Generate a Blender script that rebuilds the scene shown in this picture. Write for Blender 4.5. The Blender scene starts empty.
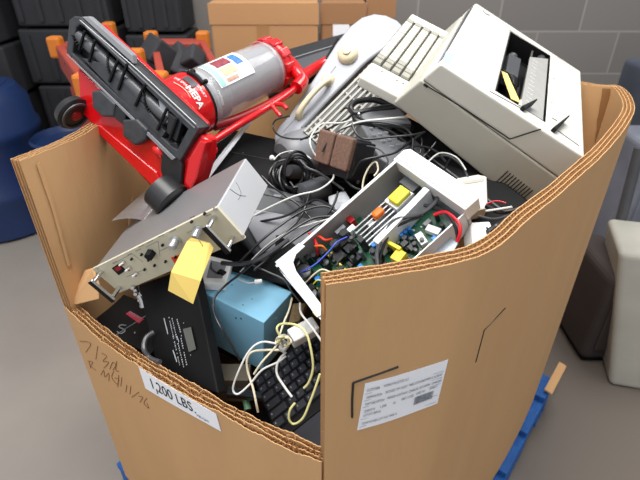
import bpy, bmesh, math, random
from mathutils import Vector, Matrix, Euler
random.seed(7)
V = Vector
C = bpy.context.scene.collection
# ------------------------------------------------------------------ camera
CAMH = 1.35; PITCH = math.radians(32); FPX = 480.0
cp, sp = math.cos(PITCH), math.sin(PITCH)
CAM = V((0, 0, CAMH))
def rayd(u, v):
    x = (u-320)/FPX; y = (240-v)/FPX
    return V((x, cp+y*sp, y*cp-sp))
def at(u, v, D):
    r = rayd(u, v); return CAM + r*(D/r.y)
def onz(u, v, z):
    r = rayd(u, v); return CAM + r*((z-CAMH)/r.z)
def hitp(u, v, p, n):
    r = rayd(u, v); return CAM + r*((V(p)-CAM).dot(n)/r.dot(n))
def hit(M, u, v, ax, val):
    """local coordinates where the sight line meets the local plane ax=val"""
    Mi = M.inverted(); o = Mi @ CAM; d = Mi.to_3x3() @ rayd(u, v)
    return o + d*((val-o[ax])/d[ax])
cd = bpy.data.cameras.new('camera'); cam = bpy.data.objects.new('camera', cd); C.objects.link(cam)
cam.location = CAM; cam.rotation_euler = (math.radians(58), 0, 0)
cd.sensor_width = 36; cd.lens = 27; cd.clip_start = .02
cd.dof.use_dof = True; cd.dof.focus_distance = .78; cd.dof.aperture_fstop = 6.5
bpy.context.scene.camera = cam
# ------------------------------------------------------------------ materials
def S(r, g, b):
    f = lambda c: (c/255/12.92) if c/255 <= .04045 else ((c/255+.055)/1.055)**2.4
    return (f(r), f(g), f(b), 1)
MATS = {}
def mat(name, col, rough=.5, metal=0, var=.06, scale=30, bump=0, trans=0, spec=.5, coat=0, stretch=None, alpha=1, bscale=None):
    if name in MATS: return MATS[name]
    m = bpy.data.materials.new(name); m.use_nodes = True; nt = m.node_tree; b = nt.nodes['Principled BSDF']
    b.inputs['Roughness'].default_value = rough; b.inputs['Metallic'].default_value = metal
    b.inputs['Specular IOR Level'].default_value = spec
    b.inputs['Coat Weight'].default_value = coat
    b.inputs['Alpha'].default_value = alpha
    if trans: b.inputs['Transmission Weight'].default_value = trans; b.inputs['IOR'].default_value = 1.1
    tc = nt.nodes.new('ShaderNodeTexCoord'); mp = nt.nodes.new('ShaderNodeMapping')
    nt.links.new(tc.outputs['Object'], mp.inputs['Vector'])
    if stretch: mp.inputs['Scale'].default_value = stretch
    n = nt.nodes.new('ShaderNodeTexNoise'); n.inputs['Scale'].default_value = scale; n.inputs['Detail'].default_value = 4
    nt.links.new(mp.outputs['Vector'], n.inputs['Vector'])
    mx = nt.nodes.new('ShaderNodeMix'); mx.data_type = 'RGBA'
    mx.inputs[6].default_value = tuple(max(0, c*(1-var*2)) for c in col[:3])+(1,)
    mx.inputs[7].default_value = tuple(min(1, c*(1+var*2)) for c in col[:3])+(1,)
    nt.links.new(n.outputs['Fac'], mx.inputs[0]); nt.links.new(mx.outputs[2], b.inputs['Base Color'])
    if bump:
        bp = nt.nodes.new('ShaderNodeBump'); bp.inputs['Strength'].default_value = bump; bp.inputs['Distance'].default_value = .002
        if bscale:
            n2 = nt.nodes.new('ShaderNodeTexNoise'); n2.inputs['Scale'].default_value = bscale; n2.inputs['Detail'].default_value = 3
            nt.links.new(mp.outputs['Vector'], n2.inputs['Vector']); nt.links.new(n2.outputs['Fac'], bp.inputs['Height'])
        else: nt.links.new(n.outputs['Fac'], bp.inputs['Height'])
        nt.links.new(bp.outputs['Normal'], b.inputs['Normal'])
    MATS[name] = m; return m
CARD = mat('cardboard', S(203, 161, 115), .85, 0, .05, 9, .5, stretch=(1, 1, .25), bscale=60, spec=.2)
FLUTE = mat('flute_paper', S(186, 142, 96), .9, 0, .12, 80, spec=.1)
BEIGE = mat('beige_plastic', S(214, 213, 203), .42, 0, .02, 12)
BEIGE2 = mat('grey_beige_plastic', S(186, 184, 172), .45, 0, .03, 20)
KEYL = mat('light_keycap', S(205, 202, 188), .5, 0, .02)
KEYG = mat('grey_keycap', S(150, 148, 136), .5, 0, .02)
SLOT = mat('dark_slot', S(26, 26, 26), .7)
RED = mat('red_plastic', S(205, 12, 20), .22, 0, .03, 10, coat=.4)
DRED = mat('dark_red_plastic', S(150, 18, 26), .35, 0, .05, 10)
BLK = mat('black_plastic', S(30, 31, 34), .38, 0, .2, 25, .1)
BLKM = mat('black_matte', S(12, 12, 14), .6, 0, .15, 30, spec=.25)
DUST = mat('dusty_black_plastic', S(54, 56, 60), .5, 0, .3, 60, .3)
GREYD = mat('dark_grey_plastic', S(72, 74, 78), .35, 0, .1, 18, .1)
GREYM = mat('mid_grey_plastic', S(126, 128, 132), .4, 0, .08, 14)
GREYL = mat('light_grey_plastic', S(158, 162, 170), .35, 0, .03, 8)
GREYK = mat('grille_grey', S(168, 167, 158), .45, 0, .08, 40)
ALU = mat('brushed_aluminium', S(196, 198, 200), .32, .85, .08, 8, stretch=(1, 12, 1))
STEEL = mat('painted_steel_lid', S(148, 148, 150), .4, .5, .06, 7)
CHROME = mat('chrome', S(215, 215, 215), .18, 1, .05)
CREAM = mat('cream_panel', S(204, 198, 174), .5, 0, .03, 20)
CREAMP = mat('aged_cream_plastic', S(228, 214, 178), .4, 0, .06, 15)
WHITE = mat('white_plastic', S(232, 233, 232), .35, 0, .02)
WMET = mat('white_powder_coat', S(222, 226, 232), .35, .1, .02)
BLUE = mat('light_blue_enamel', S(138, 196, 226), .38, 0, .04, 10)
YTAG = mat('yellow_card', S(250, 218, 120), .7, 0, .02, 12)
PAPER = mat('white_paper', S(246, 248, 254), .6, 0, .01, 20)
INK = mat('black_ink', S(24, 24, 30), .7)
INKG = mat('grey_ink', S(96, 98, 112), .7)
PENCIL = mat('brown_pencil', S(128, 82, 48), .8)
PCB = mat('green_circuit_board', S(10, 78, 50), .35, 0, .35, 160)
SOLD = mat('solder_white', S(205, 210, 206), .4, .2, .05)
YEL = mat('yellow_tape', S(214, 206, 48), .4)
YEL2 = mat('amber_tape', S(228, 190, 40), .4)
ORG = mat('orange_component', S(232, 112, 20), .4)
ORED = mat('orange_red_plastic', S(225, 62, 30), .5)
BLUC = mat('blue_component', S(40, 120, 200), .35)
BLUW = mat('blue_wire', S(38, 72, 190), .4)
REDW = mat('red_wire', S(200, 14, 34), .35)
CABK = mat('black_cable', S(22, 22, 25), .32)
CABG = mat('grey_cable', S(70, 70, 74), .35)
CABW = mat('white_cable', S(216, 216, 212), .4)
CABY = mat('yellowed_cable', S(218, 214, 150), .4)
CABC = mat('cream_cable', S(222, 212, 184), .4)
WOVEN = mat('brown_woven_coil', S(112, 84, 70), .75, 0, .35, 220, .6, stretch=(3, 1, 1))
# ------------------------------------------------------------------ mesh builder
PW = {}
class MB:
    def __init__(s, frame=None): s.b = bmesh.new(); s.F = frame or Matrix.Identity(4)
    def v(s, p): return s.b.verts.new(V(p))
    def face(s, vs):
        try: return s.b.faces.new(vs)
        except ValueError: return None
    def hexa(s, P):  # 8 points: bottom 4 (ccw) then top 4
        q = [s.v(p) for p in P]
        for f in ((3,2,1,0),(4,5,6,7),(0,1,5,4),(1,2,6,5),(2,3,7,6),(3,0,4,7)): s.face([q[i] for i in f])
        return s
    def box(s, a, b):
        x0,y0,z0 = a; x1,y1,z1 = b
        return s.hexa([(x0,y0,z0),(x1,y0,z0),(x1,y1,z0),(x0,y1,z0),(x0,y0,z1),(x1,y0,z1),(x1,y1,z1),(x0,y1,z1)])
    def prism(s, pts, d):
        d = V(d); a = [s.v(p) for p in pts]; b = [s.v(V(p)+d) for p in pts]; n = len(a)
        s.face(a[::-1]); s.face(b)
        for i in range(n): s.face([a[i], a[(i+1)%n], b[(i+1)%n], b[i]])
        return s
    def ringprism(s, outer, inner, d):   # same number of points: plate with a hole
        d = V(d); n = len(outer)
        A = [s.v(p) for p in outer]; B = [s.v(p) for p in inner]
        A2 = [s.v(V(p)+d) for p in outer]; B2 = [s.v(V(p)+d) for p in inner]
        for i in range(n):
            j = (i+1) % n
            s.face([A[i],A[j],B[j],B[i]]); s.face([A2[i],B2[i],B2[j],A2[j]])
            s.face([A[i],A2[i],A2[j],A[j]]); s.face([B[i],B[j],B2[j],B2[i]])
        return s
    def lathe(s, p, ax, prof, n=24, capa=True, capb=True, a0=0, a1=None, ref=None):
        p = V(p); ax = V(ax).normalized()
        e1 = V(ref) if ref is not None else (V((0,0,1)) if abs(ax.z) < .9 else V((1,0,0)))
        e1 = (e1-ax*e1.dot(ax)).normalized(); e2 = ax.cross(e1)
        full = a1 is None
        R = []
        m = n if full else n+1
        for (t, r) in prof:
            R.append([s.v(p+ax*t+(e1*math.cos(a)+e2*math.sin(a))*r) for a in
                      ([2*math.pi*i/n for i in range(n)] if full else [a0+(a1-a0)*i/n for i in range(m)])])
        for k in range(len(R)-1):
            for i in range(m if full else m-1):
                j = (i+1) % m; s.face([R[k][i], R[k][j], R[k+1][j], R[k+1][i]])
        if full and capa: s.face(R[0][::-1])
        if full and capb: s.face(R[-1])
        return s
    def cyl(s, a, b, r, r2=None, n=16):
        a = V(a); b = V(b); L = (b-a).length
        return s.lathe(a, b-a, [(0, r), (L, r if r2 is None else r2)], n)
    def ball(s, c, r, n=12, sq=(1,1,1)):
        m = Matrix.Translation(V(c)) @ Matrix.Diagonal((sq[0],sq[1],sq[2],1))
        bmesh.ops.create_uvsphere(s.b, u_segments=n, v_segments=n//2+1, radius=r, matrix=m); return s
    def tube(s, pts, r, n=7, sm=6, closed=False):
        P = [V(p) for p in pts]
        if sm > 1 and len(P) > 2: P = catmull(P, sm, closed)
        N = len(P); prev = None; R = []
        for i in range(N):
            if closed: t = P[(i+1)%N]-P[i-1]
            else: t = P[min(i+1,N-1)]-P[max(i-1,0)]
            t = t.normalized() if t.length > 1e-9 else V((0,0,1))
            if prev is None:
                e = V((0,0,1)) if abs(t.z) < .9 else V((1,0,0))
            else: e = prev
            e = (e-t*e.dot(t)).normalized(); f = t.cross(e); prev = e
            rr = r(i/(N-1)) if callable(r) else r
            R.append([s.v(P[i]+(e*math.cos(2*math.pi*k/n)+f*math.sin(2*math.pi*k/n))*rr) for k in range(n)])
        for i in range(N if closed else N-1):
            for k in range(n): s.face([R[i][k], R[i][(k+1)%n], R[(i+1)%N][(k+1)%n], R[(i+1)%N][k]])
        if not closed: s.face(R[0][::-1]); s.face(R[-1])
        return s
    def sheet(s, G, th, nrm=None):   # grid of points [rows][cols] -> thin solid, thickness along nrm
        r, c = len(G), len(G[0])
        n = V(nrm) if nrm is not None else (V(G[0][1])-V(G[0][0])).cross(V(G[1][0])-V(G[0][0])).normalized()
        A = [[s.v(V(p)) for p in row] for row in G]; B = [[s.v(V(p)+n*th) for p in row] for row in G]
        for i in range(r-1):
            for j in range(c-1):
                s.face([A[i][j],A[i+1][j],A[i+1][j+1],A[i][j+1]]); s.face([B[i][j],B[i][j+1],B[i+1][j+1],B[i+1][j]])
        for i in range(r-1):
            s.face([A[i][0],B[i][0],B[i+1][0],A[i+1][0]]); s.face([A[i][-1],A[i+1][-1],B[i+1][-1],B[i][-1]])
        for j in range(c-1):
            s.face([A[0][j],A[0][j+1],B[0][j+1],B[0][j]]); s.face([A[-1][j],B[-1][j],B[-1][j+1],A[-1][j+1]])
        return s
    def mesh(s, me, M=None):
        vs = [s.v((M @ v.co) if M else v.co) for v in me.vertices]
        for p in me.polygons: s.face([vs[i] for i in p.vertices])
        return s
    def build(s, name, m, parent=None, bevel=0, smooth=None, seg=2, loc=None, recalc=True):
        T = s.F
        if parent is not None: T = PW[parent].inverted() @ T
        bmesh.ops.transform(s.b, matrix=T, verts=s.b.verts)
        if recalc: bmesh.ops.recalc_face_normals(s.b, faces=s.b.faces)
        me = bpy.data.meshes.new(name)
        o = bpy.data.objects.new(name, me); C.objects.link(o)
        if parent is None:
            xs = [v.co for v in s.b.verts]
            c = V((sum(p.x for p in xs)/len(xs), sum(p.y for p in xs)/len(xs), min(p.z for p in xs))) if loc is None else V(loc)
            bmesh.ops.translate(s.b, vec=-c, verts=s.b.verts); o.location = c; PW[o] = Matrix.Translation(c)
        else: o.parent = parent; PW[o] = PW[parent]
        s.b.to_mesh(me); s.b.free(); me.materials.append(m)
        if smooth is None: smooth = False
        if smooth:
            for p in me.polygons: p.use_smooth = True
            try: me.set_sharp_from_angle(angle=math.radians(38))
            except Exception: pass
        if bevel:
            md = o.modifiers.new('bevel', 'BEVEL'); md.width = bevel; md.segments = seg; md.limit_method = 'ANGLE'; md.angle_limit = math.radians(40)
            md.harden_normals = False
        return o
def catmull(P, n, closed=False):
    out = []; N = len(P)
    for i in range(N if closed else N-1):
        if closed: a,b,c,d = P[i-1],P[i],P[(i+1)%N],P[(i+2)%N]
        else: a,b,c,d = P[max(i-1,0)],P[i],P[i+1],P[min(i+2,N-1)]
        for k in range(n):
            t = k/n
            out.append(.5*((2*b)+(c-a)*t+(2*a-5*b+4*c-d)*t*t+(3*b-a-3*c+d)*t*t*t))
    if not closed: out.append(P[-1].copy())
    return out
def pose(q):
    return Matrix.Translation(V(q[0])) @ Euler(q[1], 'XYZ').to_matrix().to_4x4()
def axes(o, x, y, z):
    M = Matrix((x, y, z)).transposed().to_4x4(); M.translation = V(o); return M
def thing(name, label, cat, M, group=None):
    o = bpy.data.objects.new(name, None); C.objects.link(o); o.empty_display_size = .05
    o.matrix_world = M; o['label'] = label; o['category'] = cat
    if group: o['group'] = group
    PW[o] = M; return o
def tag(o, label, cat, group=None):
    o['label'] = label; o['category'] = cat
    if group: o['group'] = group
    return o
def copy_tree(o, parent=None):
    c = o.copy(); C.objects.link(c); c.parent = parent
    for ch in list(o.children): copy_tree(ch, c)
    return c
def text_mesh(s, size, bold=0, align='LEFT', ext=.0001):
    cu = bpy.data.curves.new('lettering', 'FONT'); cu.body = s; cu.size = size; cu.extrude = ext; cu.offset = bold; cu.align_x = align; cu.resolution_u = 3
    ob = bpy.data.objects.new('lettering', cu)
    me = bpy.data.meshes.new_from_object(ob); bpy.data.objects.remove(ob); bpy.data.curves.remove(cu)
    return me
def mapmesh(mb, me, fn):
    vs = [mb.v(fn(v.co)) for v in me.vertices]
    for p in me.polygons: mb.face([vs[i] for i in p.vertices])
# ------------------------------------------------------------------ setting
def struct(o): o['kind'] = 'structure'; return o
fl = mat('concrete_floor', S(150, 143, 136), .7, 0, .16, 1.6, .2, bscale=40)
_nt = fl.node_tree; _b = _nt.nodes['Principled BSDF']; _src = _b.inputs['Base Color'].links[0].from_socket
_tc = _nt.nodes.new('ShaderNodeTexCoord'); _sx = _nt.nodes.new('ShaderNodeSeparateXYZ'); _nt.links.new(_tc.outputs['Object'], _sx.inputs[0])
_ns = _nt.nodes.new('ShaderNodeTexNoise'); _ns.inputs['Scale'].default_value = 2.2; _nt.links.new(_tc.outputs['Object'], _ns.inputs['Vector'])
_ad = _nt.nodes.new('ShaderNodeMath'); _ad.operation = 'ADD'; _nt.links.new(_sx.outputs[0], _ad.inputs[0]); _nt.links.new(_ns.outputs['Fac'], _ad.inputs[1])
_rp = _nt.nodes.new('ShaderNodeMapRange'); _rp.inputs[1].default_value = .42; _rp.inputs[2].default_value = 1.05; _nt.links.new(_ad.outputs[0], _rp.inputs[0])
_mx = _nt.nodes.new('ShaderNodeMix'); _mx.data_type = 'RGBA'; _nt.links.new(_rp.outputs[0], _mx.inputs[0]); _nt.links.new(_src, _mx.inputs[6]); _mx.inputs[7].default_value = S(108, 99, 91)  # floor colour darkens towards the right, painted in for the dimmer light there
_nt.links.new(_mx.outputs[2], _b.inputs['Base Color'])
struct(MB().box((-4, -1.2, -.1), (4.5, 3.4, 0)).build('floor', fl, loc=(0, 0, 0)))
def blockmat():
    m = bpy.data.materials.new('painted_block_wall'); m.use_nodes = True; nt = m.node_tree; b = nt.nodes['Principled BSDF']; b.inputs['Roughness'].default_value = .8
    tc = nt.nodes.new('ShaderNodeTexCoord'); mp = nt.nodes.new('ShaderNodeMapping'); mp.inputs['Rotation'].default_value = (math.radians(90), 0, 0)
    mp.inputs['Location'].default_value = (.17, .075, 0)
    br = nt.nodes.new('ShaderNodeTexBrick'); br.inputs['Scale'].default_value = 1; br.inputs['Brick Width'].default_value = .52; br.inputs['Row Height'].default_value = .26
    br.inputs['Mortar Size'].default_value = .008; br.inputs['Mortar Smooth'].default_value = .6
    br.inputs['Color1'].default_value = S(124, 120, 117); br.inputs['Color2'].default_value = S(134, 130, 126); br.inputs['Mortar'].default_value = S(154, 150, 145)
    nt.links.new(tc.outputs['Object'], mp.inputs[0]); nt.links.new(mp.outputs[0], br.inputs[0]); nt.links.new(br.outputs['Color'], b.inputs['Base Color'])
    bp = nt.nodes.new('ShaderNodeBump'); bp.inputs['Strength'].default_value = .3; nt.links.new(br.outputs['Fac'], bp.inputs['Height']); nt.links.new(bp.outputs[0], b.inputs['Normal'])
    return m
struct(MB().box((-4, 3.3, 0), (4.5, 3.45, 3.0)).build('wall_back', blockmat(), loc=(0, 3.3, 0)))
# ------------------------------------------------------------------ the cardboard box
TOP, CUT, BOT = 1.04, .72, .14
RP = [onz(u, v, TOP).xy for u, v in ((326,285),(360,280),(400,274),(440,266),(480,256),(507,240),(530,218),(560,194),(580,176),(600,158),(614,143),(628,124),(635,108),(629,93),(617,85),(590,83))]
RP += [V((.50,1.42)), V((.2,1.53)), V((-.15,1.5)), V((-.36,1.33)), V((-.447,1.01)), V((-.472,.86)), V((-.518,.752))]
LP = [V((-.518,.752)), V((-.42,.668)), V((-.315,.591)), V((-.193,.515)), V((-.09,.455)), RP[0].copy()+V((-.004,.004))]
def dense(P, step):
    Q = catmull([V((p.x,p.y,0)) for p in P], 12)
    out = [Q[0]]; acc = 0
    for a, b in zip(Q, Q[1:]):
        L = (b-a).length; t = step-acc
        while t <= L: out.append(a+(b-a)*(t/L)); t += step
        acc = (acc+L) % step
    return out
def inward(Q):
    N = []
    for i in range(len(Q)):
        t = (Q[min(i+3,len(Q)-1)]-Q[max(i-3,0)]).normalized(); N.append(V((-t.y, t.x, 0)))
    return N
def nz(x, k): return math.sin(x*k)+.6*math.sin(x*k*2.3+1.3)+.4*math.sin(x*k*5.1+.4)
def corrugated(Pts, top, rag, box):
    step = .0011; Q = dense(Pts, step); N = inward(Q); n = len(Q)
    lin = MB(); flu = MB(); GAP = .0074; TH = .0013
    for li in range(4):
        off = li*GAP; rows = []
        idx = list(range(0, n, 3)); 
        if idx[-1] != n-1: idx.append(n-1)
        for i in idx:
            s = i*step; zt = top + rag*nz(s+li*.37, 31)*.45 + (rag*.3*random.uniform(-1,1))
            a = Q[i]+N[i]*off; b = Q[i]+N[i]*(off+TH)
            rows.append((lin.v((a.x,a.y,BOT)), lin.v((a.x,a.y,zt)), lin.v((b.x,b.y,zt)), lin.v((b.x,b.y,BOT))))
        for r0, r1 in zip(rows, rows[1:]):
            for k in range(3): lin.face([r0[k], r1[k], r1[k+1], r0[k+1]])
        lin.face(rows[0]); lin.face(rows[-1][::-1])
    for li in range(3):
        rows = []
        for i in range(n):
            s = i*step; ph = 2*math.pi*s/(.0088)+li*1.7
            o = TH+li*GAP+(GAP-TH)*(.5+.48*math.sin(ph)); zt = top-.0010+rag*nz(s+li*.9, 47)*.4+rag*.3*random.uniform(-1,1)
            a = Q[i]+N[i]*(o-.0003); b = Q[i]+N[i]*(o+.0003)
            rows.append((flu.v((a.x,a.y,zt-.05)), flu.v((a.x,a.y,zt)), flu.v((b.x,b.y,zt)), flu.v((b.x,b.y,zt-.05))))
        for r0, r1 in zip(rows, rows[1:]):
            for k in range(3): flu.face([r0[k], r1[k], r1[k+1], r0[k+1]])
    return lin, flu
BOX = thing('cardboard_box', 'huge brown corrugated cardboard box heaped with scrap electronics, one side cut low', 'box', Matrix.Translation((.1,.95,BOT)))
l1, f1 = corrugated(RP, TOP, .0013, BOX); l2, f2 = corrugated(LP, CUT, .005, BOX)
def sm(o):
    for p in o.data.polygons: p.use_smooth = True
    o.data.set_sharp_from_angle(angle=math.radians(40)); return o
sm(l1.build('box_wall', CARD, BOX)); sm(f1.build('fluting', FLUTE, BOX, recalc=False))
sm(l2.build('cut_down_wall', CARD, BOX)); sm(f2.build('fluting', FLUTE, BOX, recalc=False))
Qb = dense(RP, .02) + dense(LP, .02)
mb = MB(); mb.prism([(p.x*.985+.0015, p.y*.985+.014, BOT+.001) for p in Qb], (0,0,.02)); mb.build('box_floor', CARD, BOX)
# torn paper tufts along the cut edges
mb = MB()
for k in range(46):
    t = random.random()
    if k < 30:
        i = int(t*(len(LP)-1)); f = t*(len(LP)-1)-i; p = LP[i].lerp(LP[min(i+1,len(LP)-1)], f); base = V((p.x, p.y, CUT)); 
        base += V((.35,.55,0)).normalized()*random.uniform(.002,.02); up = V((random.uniform(-.3,.3), random.uniform(-.3,.3), 1))
    else:
        cnr = (V((RP[0].x+.004, RP[0].y+.006, 0)) if k < 36 else V((-.512,.757,0))); base = cnr + V((0,random.uniform(0,.014),random.uniform(CUT+.0,TOP-.03)))
        up = V((-1, random.uniform(-.3,.1), random.uniform(-.4,.6))) if k < 36 else V((.6,-1, random.uniform(-.4,.6)))
    up = up.normalized()*random.uniform(.004,.009); sd = up.cross(V((random.uniform(-1,1),random.uniform(-1,1),.3))).normalized()*random.uniform(.002,.006)
    MB().prism([base-sd, base+sd, base+sd*.6+up, base-sd*.3+up*.8], up.cross(sd).normalized()*.0006).build('torn_paper', CARD, BOX)
mb.b.free()
_fl = [at(70,306,.755),at(84,303,.74),at(99,299,.72),at(98,287,.725),at(92,270,.745),at(84,272,.775),at(76,290,.765)]
MB().prism(_fl, (.002,.006,.002)).build('torn_flap', CARD, BOX, .001)
# wall coordinates (arc length, height) on the outside of the box
class Wall:
    def __init__(s, P):
        s.Q = [V((p.x,p.y)) for p in dense(P, .004)]; s.L = [0]
        for a, b in zip(s.Q, s.Q[1:]): s.L.append(s.L[-1]+(b-a).length)
    def pt(s, t, z, off=.001):
        i = 0
        while i < len(s.L)-2 and s.L[i+1] < t: i += 1
        a, b = s.Q[i], s.Q[i+1]; f = (t-s.L[i])/(s.L[i+1]-s.L[i]); p = a+(b-a)*f; d = (b-a).normalized()
        return V((p.x+d.y*off, p.y-d.x*off, z))
    def hit(s, u, v, far=False):
        r = rayd(u, v); best = None
        for i in range(len(s.Q)-1):
            a, b = s.Q[i], s.Q[i+1]; d = b-a; den = r.x*d.y-r.y*d.x
            if abs(den) < 1e-12: continue
            k = (a.x*d.y-a.y*d.x)/den; P = r*k
            f = (V((P.x,P.y))-a).dot(d)/d.length_squared
            if k > 0 and -.01 <= f <= 1.01 and (best is None or (k > best[0] if far else k < best[0])): best = (k, s.L[i]+f*d.length, CAMH+r.z*k)
        if best is None: raise ValueError((u, v))
        return V((best[1], best[2]))
WR, WL = Wall(RP), Wall(LP)
def bilin(q, x, y):   # q: tl,tr,br,bl in wall coords ; x,y in 0..1 (y down)
    return (q[0]*(1-x)+q[1]*x)*(1-y)+(q[3]*(1-x)+q[2]*x)*y
def wsticker(W, px, name, m, parent, off=.0008, n=10):
    q = [W.hit(*p) for p in px]
    G = [[W.pt(*bilin(q, j/n, i/n), off) for j in range(n+1)] for i in range(n+1)]
    return MB().sheet(G, .0003, None).build(name, m, parent), q
def wtext(W, q, items, parent, m, name='printed_text', asp=1.0):
    """items: (text, x, y(baseline), height) in label units (0..1, y down)"""
    mb = MB()
    for (s, x, y, h, wd) in items:
        me = text_mesh(s, 1.0, .0)
        xs = [v.co.x for v in me.vertices]; k = wd/max(xs)
        mapmesh(mb, me, lambda c: W.pt(*bilin(q, x+c.x*k, y-c.y*h/.7), .0019+c.z*.4))
        bpy.data.meshes.remove(me)
    return mb.build(name, m, parent)
lab, q = wsticker(WR, [(365,383),(448,359),(437,403),(357,430)], 'shipping_label', PAPER, BOX)
lab['label'] = 'white printed shipping label with a barcode'
wtext(WR, q, [('CUSTOMER', .03,.17,.05,.15),('WORLD PLASTICS LLC', .22,.16,.05,.30),
  ('INFORMATION', .04,.32,.05,.18),('BOXES OF ASST. PRE-CONSUMER E-SCRAP', .26,.31,.05,.70),
  ('PART DESCRIPTION', .04,.46,.05,.22),('MIXED E-SCRAP, CABLES, BOARDS, CHASSIS', .29,.45,.05,.68),
  ('QUANTITY', .04,.61,.05,.13),('1,200', .22,.60,.05,.08),('LB', .38,.60,.045,.03),('06/11/25', .48,.58,.055,.15),
  ('LOT NO. 000123', .04,.70,.05,.2),('LABEL NO.', .66,.56,.045,.12),('000411', .83,.555,.045,.1),
  ('CONTAINER LOT NO. 000512', .04,.88,.045,.42)], lab, INKG)
mb = MB(); x = .66
for k in range(26):
    w = random.choice((.003,.004,.006)); 
    mb.prism([WR.pt(*bilin(q, x, .62), .0015), WR.pt(*bilin(q, x+w, .62), .0015), WR.pt(*bilin(q, x+w, .80), .0015), WR.pt(*bilin(q, x, .80), .0015)], V((0,-.0002,0)))
    x += w+random.choice((.004,.005,.006))
mb.build('barcode', INKG, lab)
mb = MB()
for yy in (.22,.36,.50,.76,.93):
    mb.prism([WR.pt(*bilin(q, a, b), .0013) for a, b in ((.02,yy),(.97,yy),(.97,yy+.004),(.02,yy+.004))], V((0,-.0002,0)))
mb.build('ruled_line', INKG, lab)
lab2, q2 = wsticker(WL, [(139,366.5),(216.5,413.5),(221.5,431),(146,388)], 'weight_label', PAPER, BOX, .0012)
lab2['label'] = 'white paper strip reading 1,200 LBS.'
wtext(WL, q2, [('1,200 LBS', .115,.70,.50,.57),('.', .70,.70,.5,.02)], lab2, INK)
wtext(WL, q2, [('weight of goods', .72,.82,.14,.15)], lab2, INKG)
_k = V((.198, .70)); MB().prism([WL.pt(*bilin(q2, _k.x+dx, _k.y+dy), .0022) for dx, dy in ((0,-.06),(.012,-.06),(.010,.10),(-.004,.16),(-.008,.13),(.002,.06))], V((0,-.0003,0))).build('printed_comma', INK, lab2)
# hand drawn strokes on the board
def wstroke(W, pls, r, name, m, off=.0004):
    mb = MB()
    for pl in pls:
        P = [W.pt(*W.hit(*p), off) for p in pl]
        if len(P) == 2: P = [P[0].lerp(P[1], k/4) for k in range(5)]
        mb.tube(P, r, 5, 3)
    return mb.build(name, m, BOX)
wstroke(WR, [[(352,417),(352,400),(353,382.5)],[(353,382.5),(398,366.5)]], .0017, 'printed_corner_mark', INK)
wstroke(WR, [[(475.5,362),(484,330)],[(484,330),(505,308)]], .0009, 'printed_corner_mark', INK)
HW = [[(80,341),(91,343),(86,352)],[(98,346),(96,359)],[(102,353),(107,356),(103,361),(109,362),(104,368)],[(110,369),(113,362),(116,365),(113,370)],[(117,361),(116,370),(119,371)],
      [(89,361),(91,368)],[(88,361),(93,362),(91,366),(96,370)],[(101,375),(104,370),(105,377),(109,373),(109,381)],
      [(114,371),(112,377),(117,384),(119,379),(115,378)],[(119,375),(118,387)],[(122,377),(121,386)],[(127,385),(126,392)],[(131,386),(130,394)],[(139,392),(132,397)],[(139,396),(143,397),(140,402)],[(147,398),(144,403),(149,408),(147,403)]]
wstroke(WL, HW, .0007, 'handwriting', PENCIL)
def inner_strip(px, w, name, m, off):
    P = [WR.hit(u, v, True) for u, v in px]; G = []
    for k in range(9):
        f = k/8*(len(P)-1); i = min(int(f), len(P)-2); q_ = P[i].lerp(P[i+1], f-i); G.append([WR.pt(q_.x-w, q_.y, -.0245-off), WR.pt(q_.x, q_.y, -.0245-off*1.8), WR.pt(q_.x+w, q_.y, -.0245-off)])
    return MB().sheet(G, .0006).build(name, m, BOX)
SCORE = mat('score_line', S(150, 108, 66), .9, 0, .1, 40)
for px_ in ([(611,86),(604,120),(598,150)], [(604,86),(597,118),(591,148)]): inner_strip(px_, .006, 'score_line', SCORE, .0003)
inner_strip([(28,160),(44,205),(60,262)], .004, 'fold_crease', CARD, .0012)
inner_strip([(122,196),(118,225),(112,245)], .005, 'fold_crease', CARD, .0015)
# ------------------------------------------------------------------ pallet
PALB = mat('blue_painted_wood', S(26, 92, 168), .7, 0, .25, 14, .5, stretch=(1, 8, 1))
a = math.radians(51); pu = V((math.cos(a), math.sin(a), 0)); pv = V((-math.sin(a), math.cos(a), 0))
MP = axes(pu*.262+pv*.088, pu, pv, V((0,0,1)))
PAL = thing('pallet', 'blue painted wooden pallet under the big cardboard box', 'pallet', MP)
for k in range(7):
    x = k*.160; MB(MP).box((x,0,.118),(x+.1,.84,.1385)).build('deck_board', PALB, PAL, .002)
for y in (0,.40,.79):
    mb = MB(MP)
    mb.box((0,y,.02),(.2,y+.04,.118)); mb.box((.38,y,.02),(.84,y+.04,.118)); mb.box((1.02,y,.02),(1.06,y+.04,.118)); mb.box((.2,y,.07),(.38,y+.04,.118)); mb.box((.84,y,.07),(1.02,y+.04,.118))
    mb.build('stringer', PALB, PAL, .002)
for x in (0,.32,.64,.96): MB(MP).box((x,0,0),(x+.1,.84,.0195)).build('bottom_board', PALB, PAL, .002)
p0 = V((.705,1.03,.142)); d1 = V((.38,.46,0)).normalized(); d2 = V((d1.y,-d1.x,0))
tag(MB().sheet([[p0+d1*(i*.05)+d2*(j*.012)+V((0,0,-.001*j*j+.006)) for j in range(3)] for i in range(4)], .006, (0,0,1)).build('cardboard_flap', CARD), 'brown cardboard flap sticking out between box foot and pallet', 'cardboard')

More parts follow.
